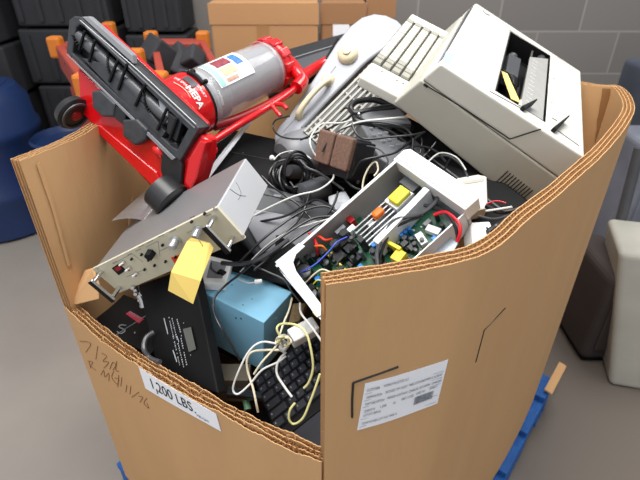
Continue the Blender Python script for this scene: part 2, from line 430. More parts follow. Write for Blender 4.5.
# ------------------------------------------------------------------ fitted poses
POSE = {
'printer': ((0.1479,0.8815,1.0849),(0.0930,0.5048,-0.3481),(0.3077,0.4948,0.1109)),
'beigekb': ((0.0711,0.9635,1.1066),(0.2351,0.3865,-0.3482),(0.1056,0.3471,0.0230)),
'rack': ((-0.3726,0.7090,0.7923),(0.1940,-0.5574,-0.3017),(0.3189,0.1421,0.0672)),
'blue': ((-0.2358,0.7092,0.6764),(0.0490,0.1221,-0.5048),(0.1476,0.0915,0.1343)),
'psu': ((0.0532,0.5682,0.7792),(0.1665,-0.5512,0.4990),(0.2727,0.1605,0.1025)),
'head': ((-0.4887,0.9689,1.1660),(1.3361,0.5000,-0.5765),(0.3218,0.0739,0.0123)),
'blackkb': ((-0.0684,0.5101,0.6345),(0.0384,-0.5593,0.3978),(0.1199,0.1248,0.0155)),
'adapter': ((-0.0444,0.5992,0.7531),(0.3556,-0.1528,0.5479),(0.0506,0.0262,0.0327)),
'brown': ((-0.0107,0.8803,0.9870),(-0.3628,-0.0170,-0.7581),(0.0800,0.0801,0.0586))}
# ------------------------------------------------------------------ printer
M = pose(POSE['printer']); a, b, c = POSE['printer'][2]
PR = thing('printer', 'big beige dot-matrix printer lying tilted on top of the heap', 'printer', M)
T = lambda u, v, z=c: hit(M, u, v, 2, z)
A_, B_, C_, D_ = T(476,3), T(581,72), T(585,158), T(440,64)
E_ = hit(M, 393, 103, 2, 0.0); F_ = hit(M, 536, 219, 2, 0.0)
_n = (C_-D_).cross(E_-D_).normalized(); _Mi = M.inverted(); _o = _Mi @ CAM; _d = _Mi.to_3x3() @ rayd(536, 219); F_ = _o + _d*((D_-_o).dot(_n)/_d.dot(_n))
A0 = A_+(E_-D_); B0 = B_+(F_-C_)
top = [D_, C_, B_, A_]; bot = [E_, F_, B0, A0]
hole = [T(496,91), T(546,122.5), T(551,55), T(511,31)]
mid = [p.lerp(t, .62) for p, t in zip(bot, top)]
MB(M).hexa(bot+mid).build('lower_case', BEIGE2, PR, .004, seg=3)
cen = sum(top, V())/4
mb = MB(M); mt = [p+(cen-p).normalized()*.0012 for p in mid]
holeb = [V((h.x, h.y, c-.045)) for h in hole]
vt = [mb.v(p) for p in top]; vm = [mb.v(p+V((0,0,.0016))) for p in mt]; vh = [mb.v(p) for p in hole]; vb = [mb.v(p) for p in holeb]
for i in range(4):
    j = (i+1)%4
    mb.face([vt[i],vt[j],vh[j],vh[i]]); mb.face([vm[i],vm[j],vt[j],vt[i]]); mb.face([vh[i],vh[j],vb[j],vb[i]]); mb.face([vm[j],vm[i],vb[i],vb[j]])
mb.build('top_cover', BEIGE, PR, .004, seg=3)
hi_ = [p.lerp(sum(hole, V())/4, .03) for p in hole]
mb = MB(M); mb.ringprism([V((p.x,p.y,c-.044)) for p in hole], [V((p.x,p.y,c-.044)) for p in hi_], (0,0,.0425)); mb.build('print_bay_liner', BLKM, PR)
MB(M).prism([V((p.x,p.y,c-.046)) for p in hole], (0,0,.002)).build('print_bay_floor', BLKM, PR)
zz = c-.018
MB(M).cyl(T(541,57,zz), T(530,118,zz), .011, n=20).build('platen', GREYD, PR, smooth=True)
MB(M).cyl(T(532,52,c-.008), T(521,101,c-.008), .0035, n=12).build('guide_rod', CHROME, PR, smooth=True)
MB(M).cyl(T(524,100,c-.008), T(520,108,c-.008), .006, n=12).build('platen_knob', WHITE, PR, smooth=True)
mb = MB(M)
mb.prism([T(504,60,c-.03),T(516,66,c-.03),T(511,90,c-.03),T(499,84,c-.03)], (0,0,.018))
mb.build('print_head', GREYD, PR, .002); MB(M).ball(T(517,46,c-.024), .017, 16).build('ribbon_hub', GREYD, PR, smooth=True); MB(M).ball(T(512,58,c-.022), .012, 14).build('ribbon_hub', DUST, PR, smooth=True)
mb = MB(M)
for k in range(5): mb.tube([T(503+k*2,70+k,c-.012), T(514,76+k*2,c-.006), T(519,82+k,c-.02), T(514+k,98,c-.02)], .0012, 5)
mb.build('ribbon_cable', BLK, PR)
MB(M).prism([T(501,71,c-.014),T(507,74,c-.01),T(520,103,c-.006),T(511,99,c-.012)], (0,0,.001)).build('paper_strip', YTAG, PR)
bar = [T(522,105), T(544,120), T(549,58), T(531,56)]
MB(M).prism([V((p.x,p.y,c-.006)) for p in bar], (0,0,.004)).build('paper_bail_cover', mat('smoked_bail', S(172,172,168), .25), PR, .001)
mb = MB(M)
for k in range(13):
    t = k/12; p = T(532,58).lerp(T(524,103), t); p.z = c-.0018; d = (T(540,120)-T(522,107)).normalized()
    mb.prism([p+d*.004, p+d*.016, p+d*.016+V((0,.0015,0)), p+d*.004+V((0,.0015,0))], (0,0,.0004))
mb.build('column_scale', WHITE, PR)
def groove(pts, w, name='seam', m=SLOT, par=PR, Mx=M, n=V((0,0,1)), h=.0006):
    mb = MB(Mx)
    for p, q in zip(pts, pts[1:]):
        d = (q-p).normalized(); s = n.cross(d)*w*.5
        mb.prism([p-s, q-s, q+s, p+s], n*h)
    return mb.build(name, m, par)
groove([T(490,91.5),T(521,108.5)], .002); groove([T(558,131),T(579,146)], .0022); groove([T(552,118),T(557,121)], .002)
groove([T(551.5,78),T(555,78.5),T(553,103),T(549.5,102)], .0012, 'lid_grip', BEIGE2)
groove([T(557,57),T(569,66)], .004, 'rear_slot', BEIGE2); groove([T(508,29),T(549,55)], .0015, 'seam', BEIGE2)
for (u, v, u2, v2) in ((521,110.5,531,106), (552,132,563,122)):
    p = T(u,v); q = T(u2,v2); d = (q-p).normalized(); s = V((0,0,1)).cross(d)*.004
    MB(M).hexa([p-s, p+s, q+s*.4, q-s*.4, p-s+V((0,0,.008)), p+s+V((0,0,.008)), q+s*.3+V((0,0,.016)), q-s*.3+V((0,0,.016))]).build('paper_lever', BLKM, PR, .001)
MB(M).prism([T(446,51.5),T(454,54.5),T(450,65.5),T(442.5,60.5)], (0,0,.0005)).build('sticker', mat('blue_sticker', S(168,184,220), .5, 0, .15, 300), PR)
MB(M).lathe(T(486,13), (0,0,1), [(0,.010),(.0012,.010)], 20).build('logo_badge', GREYM, PR)
MB(M).lathe(T(486,13), (0,0,1), [(0,.0075),(.0016,.0075)], 20).build('logo_badge', BEIGE, PR)
# side face (front of lower case): plane through D,E,C
def onface(P0, P1, P2, off=.0004):
    n = (P1-P0).cross(P2-P0).normalized()
    Mi = M.inverted(); o = Mi @ CAM
    if n.dot(o-P0) < 0: n = -n
    def f(u, v):
        d = Mi.to_3x3() @ rayd(u, v); return o + d*((P0+n*off-o).dot(n)/d.dot(n))
    return f, n
sf, sn = onface(D_, C_, E_, .0008)
groove([sf(424,84), sf(460,106), sf(510,139), sf(541,129)], .0022, 'case_seam', SLOT, n=sn)
groove([sf(424,84), sf(428,87)], .005, 'case_latch', SLOT, n=sn)
for k in range(10):
    t = k/9; groove([V(sf(508,171)).lerp(sf(533,190), t), V(sf(495,183)).lerp(sf(518,202.5), t)], .0019, 'vent_slot', SLOT, n=sn)
# left end grille
gf, gn = onface(D_, A_, V((D_.x-.004, D_.y, 0)), .0008)
mb = MB(M)
for k in range(9):
    t = .1+k*.09; z = c*(.95-.06*k); p = V((D_.x-.001*k-.001, D_.y+.03, z)); q = V((A_.x-.001*k-.001, A_.y-.03, z))
    mb.prism([p, q, q+V((-.002,0,0)), p+V((-.002,0,0))], (0,0,.003))
mb.build('vent_grille', GREYD, PR)
# ------------------------------------------------------------------ beige keyboard
M = pose(POSE['beigekb']); a, b, c = POSE['beigekb'][2]
KB = thing('keyboard', 'beige computer keyboard wedged under the left end of the big printer', 'keyboard', M)
MB(M).box((0,0,0),(a,b,c-.001)).build('case', BEIGE, KB, .004, seg=3)
T = lambda u, v, z=c: hit(M, u, v, 2, z)
groove([T(373,71,c-.0008),T(393,81,c-.0008),T(413,86,c-.0008)], .0015, 'front_groove', BEIGE2, KB, M)
for (u, v) in ((382,71),(397,80),(403,83),(409,85)): MB(M).box(T(u,v)-V((.002,.001,.001)), T(u,v)+V((.002,.001,.0003))).build('indicator_mark', GREYD, KB)
def keycap(mb, x, y, z, w, d, h=.008):
    s = .0016
    mb.hexa([(x,y,z),(x+w,y,z),(x+w,y+d,z),(x,y+d,z),(x+s,y+s,z+h),(x+w-s,y+s,z+h),(x+w-s,y+d-s,z+h),(x+s,y+d-s,z+h)])
rows = [(376,61),(386,68),(393.5,73),(401,77),(409,80)]; rowt = [(412,24),(422,30),(430,34),(437,37),(443,40)]
P0 = T(373,62); P1 = T(411,20.5); y0 = P0.y; y1 = P1.y
KW = [P0.x]
xs0 = T(371,63).x; pitch = (T(419,86).x-xs0)/5.0
MB(M).box((xs0-.001,y0-.001,c-.003),(min(xs0+5*pitch,a-.001),y1+.001,c-.0006)).build('key_well', SLOT, KB)
for r in range(5):
    x0 = xs0+r*pitch; n = 15 if r else 14; dy = (y1-y0)/15.5
    y = y0
    for k in range(15):
        w = dy*(1.5 if k in (0, 14) else 1.0)*.965
        if k in (0, 14): w = dy*1.25*.96
        if r == 0 and 3 <= k <= 9:
            if k == 3:
                mb = MB(M); keycap(mb, x0, y, c-.001, pitch*.86, dy*7*.98, .005); mb.build('space_bar', KEYL, KB)
            y += dy; continue
        mb = MB(M); keycap(mb, x0, y, c-.001, pitch*.86, w, .005)
        mb.build('key', KEYG if (k in (0,1,14) or (r == 2 and k == 2)) else KEYL, KB)
        y += w/.96 if k in (0,14) else dy
# ------------------------------------------------------------------ rack instrument
M = pose(POSE['rack']); a, b, c = POSE['rack'][2]
RK = thing('rack_instrument', 'grey metal instrument with a cream front panel, knobs and two side handles', 'instrument', M)
MB(M).box((.006,.003,.002),(a-.006,b,c-.002)).build('chassis', STEEL, RK, .001)
MB(M).box((a-.0062,.004,.003),(a-.0040,b-.001,c-.003)).build('side_plate', mat('light_sheet_metal', S(196,199,204), .35, .25, .04, 6), RK, .0005)
MB(M).box((0,-.0025,0),(a,.003,c)).build('front_panel', CREAM, RK, .0008)
G = lambda u, v, o=.0026: hit(M, u, v, 1, -o)
fn = V((0,-1,0))
for (x, s) in ((.014, 1), (a-.016, -1)):
    h = MB(M); h.box((x-.004,-.034,.006),(x+.004,-.028,c-.006)); hb = h.build('handle', ALU, RK, .0015)
    
    for z_ in (.012, c-.012): MB(M).cyl((x,-.0025,z_),(x,-.028,z_),.004,n=12).build('handle_post', CHROME, hb, smooth=True)
    MB(M).box((x-.0042,-.0355,.006),(x+.0042,-.034,c-.006)).build('handle_strip', BLKM, hb)
for (u, v) in ((97,268),(122,290),(215,209),(243,236)): MB(M).lathe(G(u,v), fn, [(0,.003),(.001,.003),(.0016,.002)], 12).build('screw', CHROME, RK)
for (u, v, r) in ((176,240,.0095),(199,230,.0095)):
    kb = MB(M).lathe(G(u,v), fn, [(0,r),(.004,r),(.004,r*.75),(.018,r*.68),(.02,r*.55)], 24).build('dial_knob', ALU, RK, smooth=True)
    MB(M).cyl(G(u,v)+V((-.012,0,-.002)), G(u,v)+V((-.012,-.008,-.002)), .004, n=12).build('dial_lock', CHROME, kb, smooth=True)
MB(M).lathe(G(151.5,252.5), fn, [(0,.0085),(.012,.0078),(.013,.006)], 6).build('selector_knob', BLKM, RK, .0005)
for (u, v) in ((163,244.5),(142,254),(187,244.5),(132,258.5),(149,259.5),(155,265),(166,261),(176,256.5),(145,269),(192,221),(205,213)):
    MB(M).lathe(G(u,v), fn, [(0,.0024),(.004,.002)], 10).build('panel_jack', BLKM, RK)
for (u, v) in ((124,261.5),(130,267),(137,272.5)):
    tg = MB(M).lathe(G(u,v), fn, [(0,.0038),(.004,.0034)], 12).build('toggle_switch', CHROME, RK, smooth=True)
    MB(M).cyl(G(u,v)+V((0,-.004,0)), G(u,v)+V((.001,-.013,.003)), .0012, .0018, n=8).build('toggle_lever', WHITE, tg, smooth=True)
    MB(M).lathe(G(u-1.5,v+2.5), fn, [(0,.003),(.0012,.003)], 12).build('indicator_lamp', DRED, RK)
q = [G(112,268),(G(119,263.5)),G(126,270),G(119,275)]
dsp = MB(M).prism(q, (0,-.001,0)).build('digital_display', BLKM, RK)
MB(M).prism([G(114,268.5,.0038),G(118.6,265.5,.0038),G(122,268.6,.0038),G(117.5,271.5,.0038)], (0,-.0004,0)).build('display_window', DRED, dsp)
MB(M).prism([G(171,257.5),(G(181,254)),G(186,256),G(184,262),G(176,265)], (0,-.0006,0)).build('orange_sticker', ORED, RK)
mb = MB(M)
for (u0,v0,u1,v1) in ((113,264,132,253.5),(132,253.5,143,262),(146,247,158,241),(158,241,160,256),(126,277,146,269),(187,233,192,230.5),(160,251,168,247)):
    p, q = G(u0,v0,.0026), G(u1,v1,.0026); d = (q-p).normalized(); s = fn.cross(d)*.0003
    mb.prism([p-s,q-s,q+s,p+s], (0,-.0002,0))
for (u, v, w) in ((113,263,4),(139,247,5),(147,243,6),(158,237,6),(170,232,6),(190,218,5),(128,255,4),(136,251,5),(172,250,5),(206,216,5)):
    for k in range(w):
        p = G(u+k*1.1, v-k*.5, .0026); mb.box(p-V((.0007,.0002,.0008)), p+V((.0007,0,.0008)))
mb.build('panel_lettering', INKG, RK)
mb = MB(M); sx = a-.0038
mb.tube([hit(M,230,189,0,sx),hit(M,239,195,0,sx),hit(M,246,196,0,sx)], .0005, 5); mb.tube([hit(M,236,182,0,sx),hit(M,241,193,0,sx),hit(M,238,200,0,sx)], .0004, 5)
mb.build('scratch_mark', INKG, RK)
# yellow tag tied to the instrument
tg = thing('paper_tag', 'yellow card tag hanging from the cream panelled instrument', 'tag', Matrix.Translation(at(195,245,.60)))
tp = [(191,238,.612),(211,244,.605),(213,249,.604),(201,281,.575),(193,304,.565),(168,291,.585),(171,272,.592),(183,242,.612)]
t_up = [at(191,237.5,.612),at(210,243,.605),at(213.5,248,.603),at(200.5,281,.575),at(171,272,.590),at(187,241,.612)]
n_ = (t_up[0]-t_up[3]).cross(t_up[1]-t_up[4]).normalized(); n_ = n_ if n_.dot(CAM-t_up[0]) > 0 else -n_
mb = MB(); vs = [mb.v(p) for p in t_up]; w1 = mb.v(at(193,304,.572)); w2 = mb.v(at(168,290.5,.592))
mb.face([vs[0],vs[1],vs[2],vs[3],vs[4],vs[5]]); mb.face([vs[4],vs[3],w1,w2])
o = mb.build('tag_card', YTAG, tg); md = o.modifiers.new('thick', 'SOLIDIFY'); md.thickness = .0006
MB().lathe(at(203,246.5,.6045), n_, [(0,.0022),(.0006,.0022)], 14).build('punch_hole', INKG, tg)
MB().tube([at(203,246,.604), at(199,240,.603), at(197,233,.612), at(199,229,.64)], .0005, 5).build('tag_string', INKG, tg)
# ------------------------------------------------------------------ blue box
M = pose(POSE['blue']); a, b, c = POSE['blue'][2]
BB = thing('metal_case', 'light blue painted metal case standing in the cut-down front of the box', 'case', M)
MB(M).box((0,0,0),(a,b,c)).build('case_body', BLUE, BB, .0015)
for (u, v) in ((236,318),(241,318.5)): MB(M).lathe(hit(M,u,v,1,0), (0,-1,0), [(0,.0018),(.0004,.0018)], 12).build('screw_hole', SLOT, BB)
for (u, v) in ((252,299),(243,305),(232,285)): MB(M).lathe(hit(M,u,v,2,c), (0,0,1), [(0,.0014),(.0004,.0014)], 12).build('rivet', GREYD, BB)
MB(M).lathe(hit(M,276,318,0,a), (1,0,0), [(0,.0018),(.0004,.0018)], 12).build('screw_hole', WHITE, BB)
tag(MB().box((-.19,.60,.62),(-.13,.64,.676)).build('wooden_block', mat('dull_wood', S(96,88,76), .7)), 'dull brown block under the corner of the light blue case', 'block')
# white plastic module on the blue case
w = axes(hitp(203,290,(M@V((0,0,c)))+V((0,0,.002)), (M.to_3x3()@V((0,0,1)))), *(M.to_3x3()@V(x) for x in ((1,0,0),(0,1,0),(0,0,1))))
zq = c+.002
MO = thing('plastic_connector_module', 'small white plastic module lying on the light blue case beside the yellow tag', 'module', M)
q = [hit(M,201,290,2,zq), hit(M,226,291,2,zq), hit(M,233,268,2,zq), hit(M,208,262,2,zq)]
MB(M).prism(q, (0,0,.018)).build('module_body', WHITE, MO, .002)
ce = sum(q, V())/4
MB(M).prism([ce.lerp(p, .62)+V((0,0,.0182)) for p in q], (0,0,.0008)).build('recess', GREYM, MO)
MB(M).box(ce+V((.006,-.006,.018)), ce+V((.020,.004,.0225))).build('black_socket', BLKM, MO, .0008)
MB(M).tube([ce+V((-.02,.01,.02)), ce+V((-.008,-.004,.021)), ce+V((.012,-.008,.020))], .0008, 6).build('module_lead', BLKM, MO)
# ------------------------------------------------------------------ black panel with label
pts = [at(138,285,.75), at(192,266,.70), at(218,394,.535), at(158,374,.612)]
nn = (pts[1]-pts[0]).cross(pts[3]-pts[0]).normalized(); nn = nn if nn.dot(CAM-pts[0]) > 0 else -nn
BP = thing('flat_black_adapter', 'flat black casing with a white printed rating label leaning beside the blue case', 'power supply', Matrix.Translation(pts[3]))
MB().prism(pts, -nn*.022).build('casing', BLKM, BP, .003, seg=3)
H = lambda u, v, o=.0006: hitp(u, v, pts[0]+nn*o, nn)
mb = MB()
for (u0,v0,u1,v1,w) in ((164,318,168,334,.0012),(173,350,177,362,.0012),(177,336,179,342,.0008)):
    p, q = H(u0,v0), H(u1,v1); s = nn.cross((q-p).normalized())*w; mb.prism([p-s,q-s,q+s,p+s], nn*.0003)
for row, (ua, va, ub, vb, n) in enumerate(((169,317,180,366,26),(172,318,184,368,22),(177,319,182,337,9),(181,338,187,366,12))):
    for k in range(n):
        if random.random() < .12: continue
        t = k/n; p = H(ua+(ub-ua)*t, va+(vb-va)*t); q = H(ua+(ub-ua)*(t+.6/n), va+(vb-va)*(t+.6/n)); s = nn.cross((q-p).normalized())*random.uniform(.0006,.0016)
        mb.prism([p-s,q-s,q+s,p+s], nn*.0003)
mb.build('rating_label_print', mat('label_print_grey', S(168,172,176), .6), BP)
MB().prism([H(183,329), H(191,327), H(196,349), H(189,352)], nn*.0004).build('silver_label', mat('dull_silver_label', S(92,94,88), .5), BP)
for (u, v) in ((184,323),(191,355)): MB().lathe(H(u,v), nn, [(0,.0012),(.0008,.001)], 10).build('label_rivet', CHROME, BP)
# low black box at the left with red label
zb = .665
pb = [onz(84,322,zb), onz(150,354,zb), onz(185,318,zb), onz(118,292,zb)]
LB = thing('black_equipment_box', 'black box with a red label low in the left corner of the box', 'box', Matrix.Translation(V((pb[0].x,pb[0].y,zb-.08))))
MB().prism([p-V((0,0,.08)) for p in pb], (0,0,.08)).build('housing', BLKM, LB, .002)
Z = lambda u, v, o=.0006: onz(u, v, zb+o)
rl = MB().prism([Z(126,314),Z(130,311),Z(144,319),Z(139,323.5)], (0,0,.0004)).build('red_label', mat('crimson_label', S(160,40,64), .5), LB)
mb = MB()
for t in (.25,.5,.75):
    p = Z(127.5,313,.0012).lerp(Z(141,321.5,.0012), 0)+ (Z(130,311,.0012)-Z(126,314,.0012))*t*.8; q = p+(Z(142,321,.0012)-Z(128.5,313,.0012))*.9
    d = (q-p).normalized(); s = V((-d.y,d.x,0))*.0004; mb.prism([p-s,q-s,q+s,p+s], (0,0,.0002))
mb.build('label_print', GREYM, rl)
mb = MB()
mb.tube([Z(126,325.5),Z(121,325),Z(119,327),Z(123,329),Z(125,331),Z(121,333.5),Z(117,331.5)], .0013, 6); mb.tube([Z(115,336),Z(128,327)], .0005, 5, 1); mb.tube([Z(108,340),Z(150,313)], .0007, 5, 1)
mb.build('s_logo', GREYM, LB)
MB().ball(Z(135,333,.001), .003, 10).build('screw_head', CHROME, LB); MB().ball(Z(116,336,.001), .003, 10).build('screw_head', CHROME, LB)
mb = MB(); mb.tube([at(134,286,.70),at(137,293,.695),at(141,299,.69),at(143,307,.685)], .005, 8)
for k, (u, v) in enumerate(((133,288),(136,294),(140,300),(142,306))): mb.ball(at(u,v,.69), .005, 8)
tag(mb.build('metal_plug', CHROME), 'short silvery plug under the left end of the cream panel', 'plug')
# ------------------------------------------------------------------ open power supply chassis
M = pose(POSE['psu']); a, b, c = POSE['psu'][2]
PS = thing('open_power_supply', 'open white metal chassis showing green circuit boards and a heatsink', 'power supply', M)
T = lambda u, v, z: hit(M, u, v, 2, z)
fz = c-.062
MB(M).box((0,0,fz-.003),(a,b,fz)).build('tray', mat('tray_grey', S(150,152,150), .4, .4), PS)
MB(M).box((0,b-.002,fz),(a,b,c)).build('side_wall', mat('grey_inner_sheet', S(150,150,148), .45, .2), PS)
MB(M).box((-.002,b-.0045,c-.0015),(a,b+.001,c+.0005)).build('side_wall_flange', WMET, PS, .0006)
MB(M).box((0,0,fz),(a,.002,c-.012)).build('side_wall', WMET, PS)
# open end frame with a round cut-out
mb = MB(M)
cy, cz, rr = b*.46, c-.034, .030
for k in range(24):
    a0, a1 = math.pi*2*k/24, math.pi*2*(k+1)/24
    def sq(an):
        cx_, sx_ = math.cos(an), math.sin(an); s = min((b/2)/abs(cx_) if abs(cx_) > 1e-6 else 9, .032/abs(sx_) if abs(sx_) > 1e-6 else 9); return (b/2+cx_*s, cz+sx_*s)
    o0, o1 = sq(a0), sq(a1); i0 = (cy+math.cos(a0)*rr*2.1, cz+math.sin(a0)*rr*.92); i1 = (cy+math.cos(a1)*rr*2.1, cz+math.sin(a1)*rr*.92)
    mb.prism([(-.002,o0[0],o0[1]),(-.002,o1[0],o1[1]),(-.002,i1[0],i1[1]),(-.002,i0[0],i0[1])], (.002,0,0))
mb.build('end_frame', WMET, PS)
st = [T(275,262,c+.001), T(281,268,c+.001), T(318,318,c+.001), T(325,313,c+.001), T(303,279,c+.001), T(293,264,c+.001), T(303,246,c+.001), T(299,243,c+.001)]
MB(M).prism([T(275,262,c+.001),T(290,281,c+.001),T(317,317,c+.001),T(327,312,c+.001),T(305,283,c+.001),T(296,271,c+.001),T(293,262,c+.001),T(296,254,c+.001),T(305,246,c+.001),T(299,243,c+.001)], (0,0,-.0015)).build('corner_bracket', WMET, PS)
# capped far end
q0 = [T(397,158,c+.002), T(462,207,c+.002), T(478,196,c+.002), T(475,189,c+.002), T(418,152,c+.002), T(410,152,c+.002)]
mb = MB(M)
capx0, capx1 = a-.004, a+.030
mb.prism([(capx0,-.004,c+.002),(capx0,b+.004,c+.002),(capx1-.008,b+.004,c+.002),(capx1,b-.004,c+.002),(capx1,.004,c+.002),(capx1-.006,-.004,c+.002)], (0,0,-.030))
mb.build('end_cap', WHITE, PS, .002)
groove([V((capx0+.006,-.003,c+.0023)),V((capx0+.006,b+.003,c+.0023))], .0008, 'cap_seam', GREYM, PS, M)
MB(M).box((a-.002,-.002,fz),(a+.004,.014,c-.028)).build('end_plate', GREYL, PS, .0008)
MB(M).box((a-.002,.014,fz),(a+.002,b,c-.028)).build('end_plate', GREYM, PS, .0008)
# heatsinks and boards
bar0, bar1 = T(375,242,c-.008), T(427,188,c-.008)
dv = (bar1-bar0).normalized(); sv = V((-dv.y, dv.x, 0))*.006
ext = [bar0-sv, bar1-sv, bar1+sv, bar0+sv]
MB(M).prism(ext, (0,0,-.040)).build('heatsink_bar', WMET, PS, .0008)
yA = T(362,222,c-.03).y; yB = T(377,238,c-.03).y; xA = T(350,228,c-.03).x; xB = T(404,186,c-.03).x
for k in range(6):
    y = yA+(yB-yA)*k/5; MB(M).box((xA,y-.0012,fz+.004),(xB,y+.0012,c-.030)).build('heatsink_fin', ALU, PS)
MB(M).box((xA,min(yA,yB)-.002,fz),(xB,max(yA,yB)+.002,fz+.004)).build('heatsink_base', ALU, PS)
bz = fz+.012
MB(M).prism([T(288,262,bz),T(352,205,bz),T(385,250,bz),T(350,330,bz),T(322,300,bz)], (0,0,-.0016)).build('circuit_board', PCB, PS)
pb1 = [o for o in PS.children if o.name.startswith('circuit_board')][-1]
MB(M).prism([T(382,250,bz),T(430,203,bz),T(456,232,bz),T(440,262,bz),T(395,290,bz)], (0,0,-.0016)).build('circuit_board', PCB, PS)
pb2 = [o for o in PS.children if o.name.startswith('circuit_board')][-1]
def comp(par, name, m, u, v, w, d, h, z=None, rot=0, cyl=False, bev=.0006):
    z = bz if z is None else z; p = T(u, v, z+h)   # (u,v) marks the centre of the top face
    Mx = M @ Matrix.Translation((p.x, p.y, z)) @ Matrix.Rotation(rot, 4, 'Z'); mb = MB(Mx)
    if cyl: mb.lathe((0,0,0), (0,0,1), [(0,w/2),(h*.96,w/2),(h,w/2*.85)], 18); return mb.build(name, m, par, smooth=True)
    mb.box((-w/2,-d/2,0),(w/2,d/2,h)); return mb.build(name, m, par, bev)
tr = comp(PS, 'transformer', YEL, 398.5, 194, .033, .024, .046, z=fz+.002, rot=.05, bev=.003); comp(tr, 'transformer_core', WMET, 398.5, 197, .040, .031, .036, z=fz+.002, rot=.05)
comp(PS, 'toroid_coil', ORG, 377, 211, .022, .015, .040, z=fz+.002, bev=.005)
comp(PS, 'rectifier', GREYD, 412, 181, .03, .035, .03, z=fz+.006)
comp(pb1, 'film_capacitor', DRED, 348.5, 217.5, .011, .024, .022)
for (u, v, w, h) in ((303,271,.028,.035),(309,294,.026,.028),(294,262,.022,.03),(322,290,.016,.03),(334,243,.018,.03),(343,232,.016,.028),(325,262,.014,.02)):
    comp(pb1, 'electrolytic_capacitor', BLK, u, v, w, w, h, cyl=True)
for (u, v, w, d, h, m, nme) in ((338,255,.02,.022,.016,BLK,'relay'),(351,228,.014,.01,.02,WHITE,'connector'),(340,229,.02,.008,.024,GREYM,'terminal'),(372,224,.012,.009,.015,WHITE,'connector'),
   (341,241,.024,.02,.018,BLKM,'relay'),(349,246,.02,.02,.014,BLK,'chip'),(362,239,.007,.009,.012,SOLD,'connector'),(316,312,.01,.01,.01,YEL,'film_capacitor'),(365,245,.012,.008,.008,SOLD,'connector'),
   (341,268,.01,.02,.014,YEL,'film_capacitor'),(355,258,.018,.014,.008,BLK,'chip'),(331,255,.010,.010,.012,YEL2,'film_capacitor'),(350,275,.016,.01,.008,SOLD,'chip'),(360,266,.008,.008,.01,BLUC,'inductor'),(345,282,.014,.016,.012,GREYM,'terminal'),(333,303,.014,.012,.014,BLK,'relay')):
    comp(pb1, nme, m, u, v, w, d, h)
comp(pb1, 'disc_capacitor', BLUC, 373.5, 244, .0095, .0095, .02, cyl=True); comp(pb1, 'disc_capacitor', BLUC, 317, 278, .010, .01, .024, cyl=True)
for k in range(48):
    u, v = random.uniform(296,378), random.uniform(228,290)
    if (u-296)/84+(v-235)/110 > 1.25 or v < 262-(u-288)*.5: continue
    comp(pb1, 'capacitor', random.choice((BLK,BLK,BLKM,GREYD,BLK,PCB)), u, v, random.uniform(.006,.011), random.uniform(.006,.013), random.uniform(.012,.034), cyl=random.random() < .5)
for k in range(60):
    u, v = random.uniform(296,380), random.uniform(235,300)
    if (u-296)/84+(v-235)/110 > 1.35 or v < 262-(u-288)*.5: continue
    s = random.uniform(.0016,.0035); comp(pb1, 'surface_component', random.choice((SOLD,SOLD,BLK,YEL,GREYM,SOLD)), u, v, s, s*1.4, .003, bev=0)
tr = comp(pb2, 'transformer', YEL2, 398, 255, .020, .018, .022, rot=.2); comp(pb2, 'transformer_tape', YEL, 394, 245, .006, .026, .026, rot=.2)
for (u, v) in ((401,234),(405,231),(409,228)): comp(pb2, 'blue_capacitor', BLUC, u, v, .007, .007, .016, cyl=True)
for (u, v, m) in ((388,238,GREYD),(392,233,GREYD),(397,228,BLK),(402,224,ORG),(407,220,GREYD),(412,216,BLK),(417,212,GREYD),(411,238,BLK),(414,243,BLK),(436,214,BLK)): comp(pb2, 'electrolytic_capacitor', m, u, v, .008, .008, .018, cyl=True)
for (u, v, w, d, h, m, nme, r) in ((421,238,.012,.024,.012,WHITE,'relay',-.25),(433,229,.012,.024,.012,WHITE,'relay',.3),(434,238,.008,.008,.01,BLUC,'inductor',0),(412,246,.014,.012,.012,BLK,'chip',0),(426,250,.012,.01,.012,BLK,'chip',0),(404,243,.012,.010,.014,BLK,'relay',0),(427,222,.014,.008,.01,GREYM,'terminal',0)):
    comp(pb2, nme, m, u, v, w, d, h, rot=r)
for k in range(22):
    u, v = random.uniform(386,448), random.uniform(208,262)
    if v < 262-(u-372)*.82 or (u > 424 and v > 232): continue
    comp(pb2, 'capacitor', random.choice((BLK,BLK,GREYD,BLKM,DUST)), u, v, random.uniform(.005,.010), random.uniform(.005,.010), random.uniform(.008,.018), cyl=random.random() < .5)
for k in range(34):
    u, v = random.uniform(402,448), random.uniform(222,256)
    s = random.uniform(.0015,.003); comp(pb2, 'surface_component', random.choice((SOLD,BLK,YEL,GREYM,BLUC)), u, v, s, s*1.4, .003, bev=0)
MB(M).prism([T(424,252,bz+.012),T(444,232,bz+.012),T(458,243,bz+.012),T(446,262,bz+.012)], (0,0,-.004)).build('shield_plate', mat('shield_blue_grey', S(150,160,172), .35, .5), PS)
def psw(pl, r, m, name, par=PS):
    return MB(M).tube([T(u, v, z) for u, v, z in pl], r, 7).build(name, m, par, smooth=True)
zt = c-.012
psw([(293,276,zt-.012),(306,270,zt),(318,262,zt),(330,250,zt),(337,242,zt),(347,237,zt-.01)], .0013, BLUW, 'blue_wire')
psw([(318,255,zt-.02),(317,246,zt),(314,238,zt),(309,233,zt)], .0022, REDW, 'red_wire')
psw([(309,238,zt),(318,236,zt),(325,240,zt-.004),(332,239,zt-.02)], .0022, ORED, 'orange_wire')
psw([(315,246,zt),(322,246,zt),(326,250,zt-.01)], .0018, ORG, 'orange_wire')
psw([(312,286,zt-.015),(318,280,zt-.005),(326,284,zt-.01),(330,292,zt-.02)], .0012, YEL, 'yellow_wire')
psw([(305,283,zt-.015),(320,270,zt-.005),(330,272,zt-.01)], .0014, CABC, 'cream_wire')
